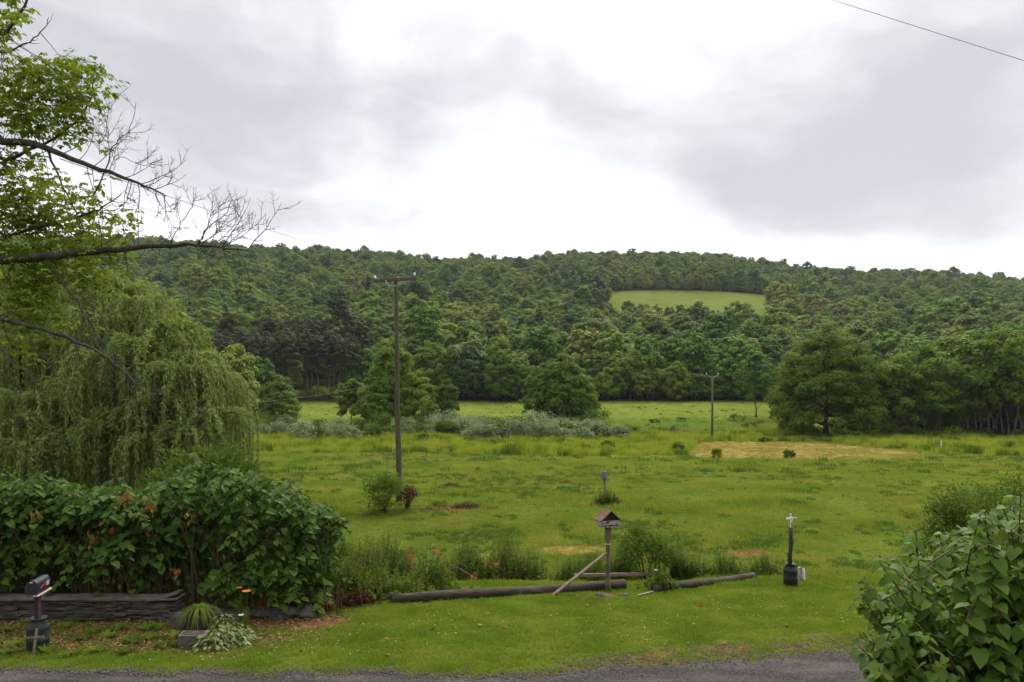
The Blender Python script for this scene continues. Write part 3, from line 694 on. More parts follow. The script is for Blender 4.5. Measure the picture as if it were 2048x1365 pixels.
# trees along the far edge of the pasture, left to right
ord_ = ['first', 'second', 'third', 'fourth', 'fifth', 'sixth', 'seventh', 'eighth', 'ninth', 'tenth', 'eleventh', 'twelfth', 'thirteenth', 'fourteenth', 'fifteenth', 'sixteenth', 'seventeenth', 'eighteenth', 'nineteenth', 'twentieth']
pines = [(432, 655), (462, 668), (492, 650), (515, 660), (540, 672), (566, 655), (590, 662), (612, 650), (636, 664), (655, 655), (678, 668), (702, 672), (722, 690)]
for i, (px, tp) in enumerate(pines):
    tree_at(['pine', 'pine_b'][i % 2], px + random.uniform(-4, 4), 203 + random.uniform(0, 14), tp + 4, f'bare trunked dark pine, {ord_[i]} from the left in the pine stand', name='pine_tree', group='pines in the dark stand behind the willow')
for i, (px, tp) in enumerate([(447, 680), (480, 690), (528, 684), (580, 676), (624, 680), (668, 688), (708, 700)]):
    tree_at(['pine_b', 'pine'][i % 2], px, 222 + random.uniform(0, 10), tp - 20, f'dark pine in the pine stand, {ord_[i]} from left in its back row', name='pine_tree', group='pines in the dark stand behind the willow')
edge_l = [(742, 700, 'line_b'), (860, 688, 'line_b'), (905, 700, 'line_a'), (935, 694, 'line_b'), (968, 700, 'line_a'), (1003, 705, 'line_b'), (1038, 722, 'line_a'), (1062, 735, 'line_b')]
for i, (px, tp, k) in enumerate(edge_l):
    tree_at(k, px, 205 + random.uniform(0, 8), tp, f'dense green pasture edge tree, {ord_[i]} in the row left of the lone tree', group='trees on the far pasture edge', mat=random.choice([M_line, M_line, M_mix]), name='edge_tree')
edge_r = [(1196, 752, 'small_a'), (1218, 735, 'small_b'), (1238, 722, 'line_c'), (1262, 700, 'line_c'), (1284, 742, 'small_b'), (1306, 748, 'small_a'), (1330, 735, 'small_b'), (1354, 728, 'line_a'), (1378, 755, 'small_a'), (1398, 748, 'small_b'), (1436, 742, 'line_a'), (1462, 752, 'small_b'), (1486, 738, 'line_a'), (1540, 742, 'line_a'), (1566, 730, 'line_b')]
for i, (px, tp, k) in enumerate(edge_r):
    tree_at(k, px, 203 + random.uniform(0, 7), tp, f'yellow green pasture edge tree, {ord_[i]} in the row right of the lone tree', group='small trees on the far pasture edge', mat=random.choice([M_yel, M_line, M_line]), name='edge_tree')
# the grove on the right
grove = [(1800, 132, 722, 'line_a'), (1822, 138, 700, 'airy_b'), (1850, 133, 690, 'airy'), (1878, 128, 712, 'airy_b'), (1905, 136, 680, 'line_b'), (1932, 131, 668, 'airy'), (1962, 128, 678, 'airy_b'), (1990, 134, 662, 'airy'), (2016, 127, 655, 'airy_b'), (2045, 132, 660, 'airy'), (2078, 128, 668, 'airy_b'), (2110, 134, 672, 'line_b')]
for i, (px, d, tp, k) in enumerate(grove):
    tree_at(k, px, d, tp, f'tall thin trunked grove tree, {ord_[i]} from the left in the front row', group='front row of the grove at right', name='grove_tree', mat=random.choice([M_line, M_maple, M_line, M_mix]))
grove2 = [(1790, 158, 715), (1815, 152, 706), (1842, 156, 694), (1868, 150, 700), (1896, 157, 684), (1925, 152, 676), (1953, 158, 672), (1983, 151, 668), (2012, 156, 662), (2040, 150, 664), (2070, 156, 668), (2100, 152, 670)]
for i, (px, d, tp) in enumerate(grove2):
    tree_at(random.choice(['line_a', 'line_b']), px, d, tp, f'dense dark grove tree, {ord_[i]} from the left in the back row', group='back row of the grove at right', name='grove_tree', mat=M_mix)

# the wooded hillside: nearest trees one by one, the rest as one mass
def hillside():
    r = np.random.default_rng(515); pts = []; SY, SS = [212, 350, 500, 700, 1000], [.98, 1.05, .90, .72, .58]
    y = 212.0
    while y < 1010:
        step = 8.4 * float(np.interp(y, SY, SS))
        half = y * .80; n = int(2 * half / step)
        for k in range(n):
            x = -half + (k + r.uniform(.1, .9)) * step; yy = y + r.uniform(-.45, .45) * step
            pts.append((x, yy))
        y += step * .95
    pts = np.array(pts); x, y = pts[:, 0], pts[:, 1]
    Z = zones(x, y); mm, _ = meadow_mask(x, y)
    px = CX + F * x / y
    keep = (mm < .2) & (y > 210)
    keep &= ~((px > 430) & (px < 730) & (y < 229))
    keep &= ~((px > 1760) & (y < 170))
    x, y, px = x[keep], y[keep], px[keep]
    z = height(x, y); py = HY + F * (CAMZ - z) / y; n = len(x)
    keys = ['round_a', 'round_b', 'round_c', 'round_d', 'round_e', 'bare', 'spruce', 'spruce_b', 'pine_b', 'pale_a', 'pale_b']
    g = fbm(x / 60, y / 60, 71, 3)
    u = r.uniform(0, 1, n)
    idx = np.select([u < .24, u < .46, u < .62, u < .80, u < .955], [0, 1, 2, 3, 4], 5)
    pl = r.uniform(0, 1, n) < np.interp(y, [212, 300, 520, 700], [.25, .45, .28, .10]) * (.4 + 1.2 * fbm(x / 45, y / 45, 73, 3)); idx = np.where(pl, np.where(u < .5, 9, 10), idx)
    con = ((px > 590) & (px < 735) & (y > 800) & (y < 900)) | ((px > 1055) & (px < 1180) & (y > 585) & (y < 660)) | (g > .78)
    con &= u < .85
    con |= (np.hypot(px - 1560, (py - 690)) < 9)
    idx = np.where(con, np.where(u < .4, 6, 7), idx)
    idx = np.where((px > 430) & (px < 760) & (y < 275) & (u < .75), 8, idx)
    bz = (np.hypot((px - 1300) / 70, (py - 712) / 22) < 1) & (u < .45); idx = np.where(bz, 5, idx)
    s = np.clip(r.lognormal(-.05, .27, n), .5, 1.7) * np.interp(y, SY, SS)
    s = np.where((px > 1190) & (px < 1560) & (y > 370) & (y < 500), np.minimum(s, .80), s)
    order = np.argsort(y); NI = 150
    near = [i for i in order if -30 < px[i] < 2080][:NI]
    nearset = set(near); cnt = {}
    def where(p, q):
        a = ('behind the weeping willow' if p < 430 else 'behind the pine stand' if p < 740 else 'above the clump behind the near pole' if p < 900 else 'above the pasture edge trees' if p < 1040
             else 'behind the lone pasture tree' if p < 1200 else 'behind the small edge trees' if p < 1420 else 'behind the far utility pole' if p < 1540 else 'behind the large broad maple' if p < 1780 else 'behind the right hand grove')
        return a
    look = {0: 'broad rounded tree', 1: 'tall oval tree', 2: 'wide low crowned tree', 3: 'small rounded tree', 4: 'tall uneven tree', 5: 'pale thinly leaved tree', 6: 'dark pointed spruce', 7: 'dark slender spruce', 8: 'dark flat topped pine', 9: 'pale green oval tree', 10: 'small pale green tree'}
    for i in near:
        a = where(px[i], py[i]); kk = (look[idx[i]], a); cnt[kk] = cnt.get(kk, 0) + 1; c = cnt[kk]
        dep = '' if c == 1 else f', {ord_[min(c, 20) - 1]} such tree uphill'
        put_tree(keys[idx[i]], (x[i], y[i], z[i] - .2), float(s[i]), float(r.uniform(0, 6.28)), f'{look[idx[i]]} {a}{dep}', 'trees at the foot of the wooded hill', name='spruce_tree' if idx[i] in (6, 7) else 'pine_tree' if idx[i] == 8 else 'forest_tree')
    rest = np.array([i for i in range(n) if i not in nearset])
    src = [bpy.data.objects.new('wood_' + k, TREE[k][0]) for k in keys]
    rot = np.stack([r.normal(0, .04, len(rest)), r.normal(0, .04, len(rest)), r.uniform(0, 6.28, len(rest))], -1)
    ss = s[rest]
    scatter('hillside_forest', np.stack([x, y, z - .4], -1)[rest], idx[rest], rot, np.stack([ss * r.uniform(.9, 1.15, len(rest)), ss * r.uniform(.9, 1.15, len(rest)), ss], -1), src, 'dense mixed green woods covering the long hillside to its ridge', 'forest')
    print('hill trees', n)
hillside()

# ------------------------------------------------------------------ materials of the small things
M_slate = solid('slate', [(.016, .014, .012), (.050, .044, .035), (.10, .088, .068), (.16, .14, .108)], 5, (.5, 1, 3), bump=.6, dist=.01)
M_slate_top = solid('slate_top', [(.05, .045, .036), (.10, .09, .072), (.16, .145, .115)], 5, bump=.4, dist=.008)
M_can = solid('milk_can_paint', [(.008, .012, .012), (.014, .020, .019), (.030, .036, .032)], 5, rough=.55, bump=.15)
M_rust = solid('rusty_can', [(.010, .017, .019), (.016, .027, .030), (.032, .036, .032), (.09, .055, .032)], 4, rough=.7, bump=.3)
M_boxblack = solid('mailbox_black', [(.010, .011, .018), (.022, .024, .036), (.04, .044, .058)], 5, rough=.38, bump=.05, spec=.5)
M_flag = solid('red_paint', [(.30, .012, .02), (.45, .02, .035)], 6, rough=.5, bump=0)
M_pale = solid('pale_board', [(.33, .28, .22), (.55, .48, .40), (.68, .62, .54)], 9, bump=.2)
M_postpurp = solid('stained_post', [(.022, .014, .016), (.055, .030, .035), (.10, .055, .06)], 10, (1, 1, .15), bump=.4)
M_white = solid('white_paint', [(.42, .42, .46), (.72, .72, .76), (.82, .82, .85)], 7, bump=.15, contrast=.3)
M_chip = solid('chipped_paint', [(.10, .055, .04), (.22, .14, .11), (.42, .38, .38), (.30, .30, .34)], 9, (1, 1, 2), bump=.3, contrast=.15)
M_shingle = solid('old_roof_board', [(.06, .032, .018), (.13, .07, .038), (.22, .14, .085)], 9, (1, .2, 1), bump=.5)
M_darkin = solid('dark_wood', [(.012, .010, .010), (.03, .025, .022)], 9, bump=.2)
M_stone = solid('grey_stone', [(.030, .027, .022), (.065, .058, .046), (.12, .105, .082)], 7, bump=.6, dist=.01)
M_conc = solid('old_concrete', [(.05, .048, .044), (.10, .095, .085), (.15, .14, .12)], 9, bump=.5, dist=.008)
M_glass = solid('insulator_glass', [(.60, .68, .68), (.75, .80, .80)], 6, rough=.2, bump=0, spec=.6)
M_metal = solid('light_metal', [(.42, .43, .42), (.6, .6, .58)], 8, rough=.5, bump=0, metal=.3)
M_greycap = solid('grey_tin', [(.035, .038, .05), (.06, .065, .08), (.09, .095, .115)], 5, rough=.5, bump=.1, spec=.5)
M_wire = solid('wire', [(.12, .12, .12), (.2, .2, .2)], 4, bump=0, rough=.5)
M_wirel = solid('bare_wire', [(.35, .36, .36), (.5, .5, .5)], 4, bump=0, rough=.4, metal=.4)
M_orange = solid('orange_petal', [(.45, .12, .03), (.62, .20, .06)], 8, bump=0)
M_pink = solid('pale_pink_petal', [(.45, .33, .36), (.6, .48, .5)], 8, bump=0)
M_litter = foliage('leaf_litter', [(.05, .03, .012), (.12, .07, .025), (.24, .15, .055), (.36, .26, .12)], trans=.15, wr=.2, wi=.8, wn=0)

def wood_post(mb, p0, p1, w, jit=.004):
    p0, p1 = Vector(p0), Vector(p1); d = p1 - p0; q = d.to_track_quat('Z', 'Y').to_matrix()
    mb.box((p0 + p1) / 2, (w[0], w[1], d.length), q, jit=jit)

# ------------------------------------------------------------------ utility poles
def near_pole():
    b = GY(798, 1003); d = b.y
    t = thing('utility_pole', 'tall near wooden utility pole with a crossarm, standing in the field beside a shrub', 'utility pole', b)
    top = P(793, 559, d) - b
    mb = MB(); n = 14; pts = []
    for i in range(n):
        f = i / (n - 1); wob = .03 * math.sin(f * 9) * (1 - f)
        pts.append((top.x * f + wob - .03 * f, 0, -.4 + (top.z + .55) * f))
    mb.tube(pts, np.linspace(.145, .09, n), 16); mb.build('pole', M_pole, t)
    l, r_ = P(749, 563, d) - b, P(834, 557, d) - b
    c = (l + r_) / 2; arm = MB(); arm.box(c + Vector((0, -.17, -.02)), ((r_ - l).length, .11, .13), Matrix.Rotation(-math.atan2(r_.z - l.z, r_.x - l.x), 4, 'Y'), jit=.004); arm.build('crossarm', M_pole, t, .008)
    for e in (l + Vector((.06, -.17, .05)), r_ + Vector((-.09, -.17, .05))):
        ins = MB(); ins.lathe([(.015, -.02), (.015, .05), (.055, .05), (.06, .09), (.035, .11), (.055, .13), (.05, .17), (.02, .19)], 14, c=e); ins.build('insulator', M_glass, t)
    br = MB(); a0 = P(773, 563, d) - b; br.tube([a0 + Vector((0, -.25, 0)), a0 + Vector((.16, -.25, -.24)), Vector((top.x + .0, -.22, P(0, 573, d).z - b.z))], .018, 6); br.build('brace', M_wirel, t)
    bolt = MB()
    for k in range(6): bolt.tube([(top.x * (1 - k * .1) , -.19, top.z - 1.2 - k * 1.3), (top.x * (1 - k * .1), -.10, top.z - 1.2 - k * 1.3)], .012, 6)
    bolt.build('bolts', M_metal, t)
    return b, l + b, r_ + b
nb, nl_, nr_ = near_pole()

def far_pole():
    b = GY(1424, 883); d = b.y
    t = thing('utility_pole', 'slender far utility pole with two curved arms beside the mown hay', 'utility pole', b)
    top = P(1424.5, 752, d).z - b.z
    mb = MB(); mb.tube([(0, 0, -.4), (.05, 0, top * .5), (.04, 0, top)], [.19, .16, .12], 12); mb.build('pole', M_pole, t)
    for s in (-1, 1):
        a = MB(); a.tube([(.04, 0, top - .22), (.04 + s * .45, 0, top - .18), (.04 + s * .85, 0, top + .08), (.04 + s * .9, 0, top + .2)], .035, 7); a.build('arm', M_metal, t)
        i = MB(); i.lathe([(.03, 0), (.09, .05), (.06, .12), (.09, .18), (.03, .24)], 12, c=(.04 + s * .9, 0, top + .18)); i.build('insulator', M_glass, t)
    return b
fb = far_pole()

def wire(pts, label, sag=0.0, rad=.006, mat=None, n=24):
    a, b = Vector(pts[0]), Vector(pts[1]); mb = MB(); L = []
    for i in range(n + 1):
        f = i / n; p = a.lerp(b, f); p.z -= 4 * sag * f * (1 - f); L.append(p)
    mb.tube(L, rad, 5); o = mb.build('overhead_wire', mat or M_wire); tag(o, label, 'wire')
    return o
wa, wb = P(1560, -33, 14), P(2200, 170, 11); wire((wa + (wa - wb) * 2.2, wb + (wb - wa) * 1.6), 'dark overhead wire crossing the sky at the top right corner', .0, .0048)
wire((P(120, 318, 30), P(665, 498, 125)), 'thin upper overhead wire running from the left tree down towards the hill', .2, .018, M_wire)
wire((P(150, 372, 31), P(420, 452, 122)), 'thin lower overhead wire running below the other through the left tree', .2, .014, M_wire)
wire((P(-20, 792, 34), P(360, 806, 33)), 'pale wire strung low in front of the weeping willow', .05, .006, M_wirel)
wire((P(505, 806, 90), P(775, 762, 158)), 'pale wire stretching from the willow to the pasture clump', .5, .016, M_wire)
w = MB(); w.tube([P(790, 885, 35.9), P(762, 985, 35)], .008, 4); tag(w.build('guy_wire', M_wire), 'thin guy wire slanting down left of the near utility pole', 'wire')

# ------------------------------------------------------------------ tin capped post in the field
def cap_post():
    b = GY(1210, 996); d = b.y
    t = thing('capped_post', 'grey post in the field with a dark tin can upside down on its top', 'post', b)
    top = P(1208, 957, d).z - b.z
    mb = MB(); mb.tube([(.02, 0, -.2), (.0, 0, top * .5), (-.03, 0, top + .05)], [.085, .07, .065], 10); mb.build('post', M_oldwood, t)
    c = MB(); c.lathe([(.15, 0), (.155, .02), (.14, .04), (.14, .32), (.12, .345), (.05, .355), (.045, .40), (.02, .41)], 18, c=(-.035, 0, top - .02)); c.build('tin_cap', M_greycap, t)
cap_post()

# ------------------------------------------------------------------ mailbox set in a milk can
def can_profile(r, h):
    return [(r * .96, 0), (r, .02), (r, h * .30), (r * 1.03, h * .315), (r * 1.03, h * .335), (r, h * .35), (r, h * .66), (r * 1.02, h * .68), (r * .93, h * .75), (r * .68, h * .85), (r * .62, h * .88), (r * .62, h * .93), (r * .80, h * .985), (r * .82, h), (r * .70, h), (r * .55, h * .96)]
def mailbox():
    b = GY(76, 1298); d = b.y
    t = thing('mailbox', 'black mailbox with red flag on a post in a blue green milk can', 'mailbox', b)
    c = MB(); c.lathe(can_profile(.205, .63), 26); can = c.build('milk_can', M_rust, t)
    for s in (-1, 1):
        h = MB(); h.tube([(s * .14, -.03, .53), (s * .20, -.09, .56), (s * .215, -.02, .57), (s * .19, .04, .55), (s * .14, .05, .53)], .012, 6); h.build('handle', M_rust, can)
    p = MB(); wood_post(p, (0, 0, .45), (-.01, 0, 1.13), (.105, .09)); p.build('post', M_postpurp, t, .004)
    # box: an arched section swept backwards, door towards the road
    yaw = R(8); M = Matrix.Translation((0, -.22, 1.14)) @ Matrix.Rotation(yaw, 4, 'Z') @ Matrix.Rotation(R(3), 4, 'Y')
    W, Hh, Ln = .215, .27, .56
    arc = [(-W / 2, 0)] + [(-W / 2 * math.cos(a), Hh - W / 2 + W / 2 * math.sin(a)) for a in np.linspace(0, math.pi, 13)] + [(W / 2, 0)]
    def sweep(mb, y0, y1, k=1.0):
        n = len(arc); vs = [(x * k, y0, z * k) for x, z in arc] + [(x * k, y1, z * k) for x, z in arc]
        vs = [tuple(M @ Vector(v)) for v in vs]
        fs = [(i, (i + 1) % n, n + (i + 1) % n, n + i) for i in range(n)] + [tuple(range(n))[::-1], tuple(range(n, 2 * n))]
        mb.add(vs, fs, 0, False)
    bx = MB(); sweep(bx, .012, Ln); bx.build('box', M_boxblack, t)
    dr = MB(); sweep(dr, -.012, .010, 1.06); door = dr.build('door', M_boxblack, t)
    hd = MB(); hd.box(M @ Vector((0, -.02, Hh * .93)), (.05, .03, .02), M); hd.build('door_handle', M_metal, door)
    fl = MB(); fl.box(M @ Vector((W / 2 + .012, .20, .13)), (.012, .20, .022), M @ Matrix.Rotation(R(20), 4, 'X')); fl.box(M @ Vector((W / 2 + .013, .29, .155)), (.012, .07, .06), M); fl.build('flag', M_flag, t)
    pl = MB(); pl.box(M @ Vector((W / 2 + .004, .44, .14)), (.005, .12, .09), M); pl.build('number_plate', M_metal, t)
    sh = MB(); sh.box(M @ Vector((W / 2 - .02, .30, -.02)), (.09, .62, .025), M); sh.build('support_board', M_pale, t, .003)
mailbox()
def small_cross():
    b = G(65, 14.95)
    t = thing('wooden_cross', 'small weathered brown wooden cross leaning in front of the mailbox can', 'cross', b)
    u = MB(); wood_post(u, (0, 0, -.08), (.03, .10, .53), (.05, .022)); u.build('upright', M_oldwood, t)
    c = MB(); c.box((.022, .055, .36), (.33, .02, .04), Matrix.Rotation(R(-4), 4, 'Y'), jit=.002); c.build('crossbar', M_oldwood, t)
small_cross()
def cross_can():
    b = GY(1581, 1172); d = b.y
    t = thing('cross_post', 'dark milk can holding a rough post topped by a small white cross', 'cross', b)
    c = MB(); c.lathe(can_profile(.19, .63), 26); can = c.build('milk_can', M_can, t)
    rb = MB(); rb.lathe([(.192, .415), (.19, .43), (.15, .52), (.13, .535)], 26); 
    for s in (-1, 1):
        h = MB(); h.tube([(s * .13, -.03, .53), (s * .19, -.08, .56), (s * .20, -.02, .57), (s * .18, .04, .55), (s * .13, .05, .53)], .012, 6); h.build('handle', M_rust, can)
    p = MB(); top = P(1582, 1055, d).z - b.z
    p.tube([(-.02, 0, .4), (-.015, 0, .8), (.015, 0, 1.2), (.01, 0, top)], [.07, .055, .06, .055], 9)
    p.tube([(-.05, 0, .5), (-.055, 0, .86), (-.13, .02, .93)], [.03, .025, .012], 5); p.build('post', M_barkd, t)
    k = MB(); z0 = top - .01; k.box((.015, -.02, z0 + .19), (.055, .035, .40), jit=.001); cr = k.build('cross', M_white, t, .004)
    a = MB(); a.box((.015, -.024, z0 + .26), (.28, .04, .055), jit=.001); a.build('crossbar', M_white, cr, .004)
    s = MB(); s.box((.022, -.042, z0 + .09), (.026, .008, .15)); s.build('red_stripe', M_flag, cr)
    s = MB(); s.box((.03, -.044, z0 + .37), (.03, .008, .05)); s.box((.105, -.048, z0 + .255), (.05, .008, .03)); s.build('dark_mark', M_darkin, cr)
cross_can()
def lean_sign():
    b = GY(1600, 1163)
    t = thing('painted_slab', 'small peeling white slab leaning behind the can with the white cross', 'slab', b)
    m = MB(); M = Matrix.Rotation(R(-8), 4, 'X') @ Matrix.Rotation(R(38), 4, 'Z')
    m.box((0, 0, .19), (.22, .05, .42), M, jit=.012); m.build('slab_body', M_chip, t, .006)
    e = MB(); e.box((.10, -.02, .18), (.05, .06, .40), M, jit=.005); e.build('white_edge', M_white, t, .006)
lean_sign()

# ------------------------------------------------------------------ bird feeder on a turned porch post
def feeder():
    b = GY(1216, 1183); d = b.y
    t = thing('bird_feeder', 'gabled wooden bird feeder house on a turned porch post held by a slanting brace', 'bird feeder', b)
    hp = P(1217, 1052, d).z - b.z; r = .066
    prof = [(.085, 0), (.085, .30), (.06, .34), (.055, .40), (.07, .42), (.052, .45), (.06, .50), (.062, .72), (.07, .74), (.058, .77), (.056, 1.18), (.07, 1.22), (.048, 1.25), (.066, 1.28), (.066, 1.31), (.05, 1.34), (.08, 1.42), (.088, 1.5), (.088, hp)]
    p = MB(); p.lathe(prof, 14); p.build('post', solid('greenish_post', [(.07, .062, .035), (.13, .115, .065), (.20, .18, .11)], 12, (1, 1, .2), bump=.4), t)
    ring = MB(); ring.lathe([(.071, 1.275), (.071, 1.30)], 14); ring.build('pale_ring', M_pale, t)
    yaw = Matrix.Rotation(R(14), 4, 'Z'); W, D, Hb = .56, .42, .19
    tr = MB(); tr.box((0, 0, hp + .01), (W * .97, D, .03), yaw, jit=.002); tr.build('floor_board', M_chip, t)
    wl = MB()
    wl.box(yaw @ Vector((0, -D / 2 + .012, hp + Hb / 2 + .02)), (W * .98, .022, Hb * .62), yaw, jit=.004)
    wl.box(yaw @ Vector((0, D / 2 - .012, hp + Hb / 2 + .02)), (W * .98, .022, Hb * .62), yaw, jit=.004)
    for s in (-1, 1): wl.box(yaw @ Vector((s * W * .475, 0, hp + Hb / 2 + .02)), (.022, D * .92, Hb), yaw, jit=.004)
    wl.build('walls', M_chip, t)
    # gable ends, dark inside, with a hole
    ga = MB(); z0 = hp + Hb * .78; rise = .27
    for yy in (-D / 2 + .05, D / 2 - .05):
        vs = [(-W * .46, yy - .01, z0), (W * .46, yy - .01, z0), (0, yy - .01, z0 + rise - .02), (-W * .46, yy + .01, z0), (W * .46, yy + .01, z0), (0, yy + .01, z0 + rise - .02)]
        ga.add([tuple(yaw @ Vector(v)) for v in vs], [(0, 1, 2), (5, 4, 3), (0, 3, 4, 1), (1, 4, 5, 2), (2, 5, 3, 0)])
    ga.build('gable', M_darkin, t)
    rf = MB()
    for s in (-1, 1):
        a = math.atan2(rise, W * .5 + .03); L = math.hypot(rise, W * .5 + .03)
        M = yaw @ Matrix.Rotation(s * a, 4, 'Y'); c = yaw @ Vector((s * (W * .25 + .012), 0, z0 + rise / 2 + .02))
        rb = MB(); rb.box(c, (L + .02, D + .10, .022), M, jit=.002); rb.build('roof_board', M_shingle if s < 0 else M_shingle, t)
    hl = MB(); hl.lathe([(.0, 0), (.03, 0), (.03, .01), (0, .01)], 12); 
    me = hl.mesh('entrance_hole', M_darkin); o = bpy.data.objects.new('entrance_hole', me); link(o, t); o.matrix_local = yaw @ Matrix.Translation((-.09, -D / 2 - .008, hp + .14)) @ Matrix.Rotation(R(90), 4, 'X')
    br = MB(); q0 = GY(1101, 1192) - b; q1 = P(1213, 1106, d - .12) - b; wood_post(br, q0 - Vector((0, 0, .04)), q1, (.12, .045)); br.build('brace', M_oldwood, t, .004)
feeder()

# ------------------------------------------------------------------ logs
def log(pa, pb, ra, rb, label, name='log', mat=None, sides=14, lift=.7, stub=True):
    a, b = Vector(pa), Vector(pb); n = 16; mb = MB(); vs = []; d = (b - a).normalized(); s = d.cross(Vector((0, 0, 1))).normalized(); u = s.cross(d)
    r = np.random.default_rng(int(abs(a.x * 100)))
    for i in range(n):
        f = i / (n - 1); c = a.lerp(b, f) ; rr = ra + (rb - ra) * f; c = c + Vector((0, 0, rr * lift)) + u * (.02 * math.sin(f * 7)) + s * (.03 * math.sin(f * 4 + 1))
        for j in range(sides):
            an = 2 * math.pi * j / sides; q = rr * (1 + .05 * math.sin(j * 2.3) + r.normal(0, .02))
            vs.append(tuple(c + s * (q * math.cos(an)) + u * (q * math.sin(an))))
    fs = [(i * sides + j, i * sides + (j + 1) % sides, (i + 1) * sides + (j + 1) % sides, (i + 1) * sides + j) for i in range(n - 1) for j in range(sides)]
    fs += [tuple(range(sides))[::-1], tuple((n - 1) * sides + j for j in range(sides))]
    mb.add(vs, fs, 0, True); mb.sm[-1] = mb.sm[-2] = False
    o = mb.build(name, mat or M_log); tag(o, label, 'log'); return o
log(GY(782, 1207), GY(1250, 1178), .135, .145, 'thick dark fallen pole log lying along the lawn edge left of the feeder', 'log')
log(GY(695, 1206), GY(786, 1203) + Vector((0, .1, 0)), .10, .11, 'short thin log butting the left end of the thick log', 'log')
log(GY(1305, 1184), GY(1509, 1160), .11, .115, 'thinner dark log lying alone between the feeder and the cross can', 'log')
rl = MB(); a_, b_ = GY(1150, 1180) + Vector((0, .25, .33)), GY(1345, 1172) + Vector((0, .30, .30)); wood_post(rl, a_, b_, (.05, .09)); 
tag(rl.build('rail_board', M_oldwood), 'thin pale rail resting on the log behind the feeder post', 'board')
st = MB(); a_, b_ = GY(1276, 1194) + Vector((0, 0, .04)), GY(1306, 1188) + Vector((0, 0, .06)); wood_post(st, a_, b_, (.09, .025)); tag(st.build('wood_scrap', M_oldwood), 'flat weathered wood scrap on the ground right of the feeder post', 'board')
def rock(p, sx, sy, sz, label, seed=1, mat=None, name='rock', cat='rock'):
    r = np.random.default_rng(seed); import bmesh
    bm = bmesh.new(); bmesh.ops.create_icosphere(bm, subdivisions=3, radius=1)
    ph = r.uniform(0, 6, 6)
    for v in bm.verts:
        k = 1 + .16 * math.sin(3 * v.co.x + ph[0]) * math.cos(2.6 * v.co.y + ph[1]) + .10 * math.sin(5 * v.co.z + ph[2] + 3 * v.co.x) + r.normal(0, .02)
        v.co = Vector((v.co.x * sx * k, v.co.y * sy * k, v.co.z * sz * k))
    me = bpy.data.meshes.new(name); bm.to_mesh(me); bm.free(); me.materials.append(mat or M_stone)
    o = link(bpy.data.objects.new(name, me)); o.location = p; return tag(o, label, cat)
rock(GY(1205, 1193) + Vector((0, 0, .02)), .22, .13, .07, 'dark flat stone at the foot of the feeder post', 4)
rock(GY(1248, 1192) + Vector((0, 0, .02)), .12, .09, .05, 'small dark stone just right of the feeder post foot', 5)
rock(GY(1690, 1138) + Vector((0, 0, .0)), .22, .12, .07, 'low dark stone in the grass right of the cross can', 6)

# ------------------------------------------------------------------ dry stone wall at the left
def stone_wall():
    t = thing('stone_wall', 'low dry stacked slate wall with flat capstones in front of the thicket', 'wall', G(170, 17.35))
    r = np.random.default_rng(9); mb = MB(); b = Vector(t.location)
    x0, x1 = G(-160, 17.4).x, G(352, 17.4).x; y0 = 17.4; th = .42; H0 = .47
    z = 0.0; k = 0
    while z < H0 - .03:
        h = r.uniform(.028, .058); x = x0
        while x < x1:
            w_ = r.uniform(.16, .62); w_ = min(w_, x1 - x + .03); yj = r.normal(0, .02)
            gz = H(x, y0)
            mb.box((x + w_ / 2 - b.x, y0 + th / 2 + yj - b.y, gz + z + h / 2 - b.z + r.normal(0, .003)), (w_ - .01, th + r.normal(0, .02), h - .006), Matrix.Rotation(r.normal(0, .02), 4, 'Z') @ Matrix.Rotation(r.normal(0, .012), 4, 'Y'), jit=.004, r=r)
            x += w_
        z += h
    mb.build('stones', M_slate, t, .003)
    x = x0
    while x < x1:
        w_ = min(r.uniform(.5, 1.35), x1 - x + .05); c = MB(); gz = H(x, y0)
        c.box((x + w_ / 2 - b.x, y0 + th / 2 - .02 - b.y, gz + H0 + .03 - b.z), (w_ - .015, th + .05 + r.normal(0, .02), r.uniform(.035, .05)), Matrix.Rotation(r.normal(0, .015), 4, 'Y') @ Matrix.Rotation(r.normal(0, .02), 4, 'Z'), jit=.006, r=r)
        c.build('capstone', M_slate_top, t, .004); x += w_
    c = MB(); c.box((x1 - .2 - b.x, y0 + .2 - b.y, H0 + H(x1, y0) + .09 - b.z), (.42, .36, .05), Matrix.Rotation(R(-16), 4, 'Y'), jit=.01); c.build('capstone', M_slate_top, t, .004)
stone_wall()
r9 = np.random.default_rng(77)
for i, (px, w_) in enumerate([(388, .35), (432, .40), (480, .30), (520, .42), (566, .34), (610, .30)]):
    rock(G(px, 17.75 + r9.uniform(-.1, .2)) + Vector((0, 0, .08)), w_, .25, r9.uniform(.13, .2), f'dark low boulder under the thicket, {ord_[i]} right of the stone wall end', 20 + i)

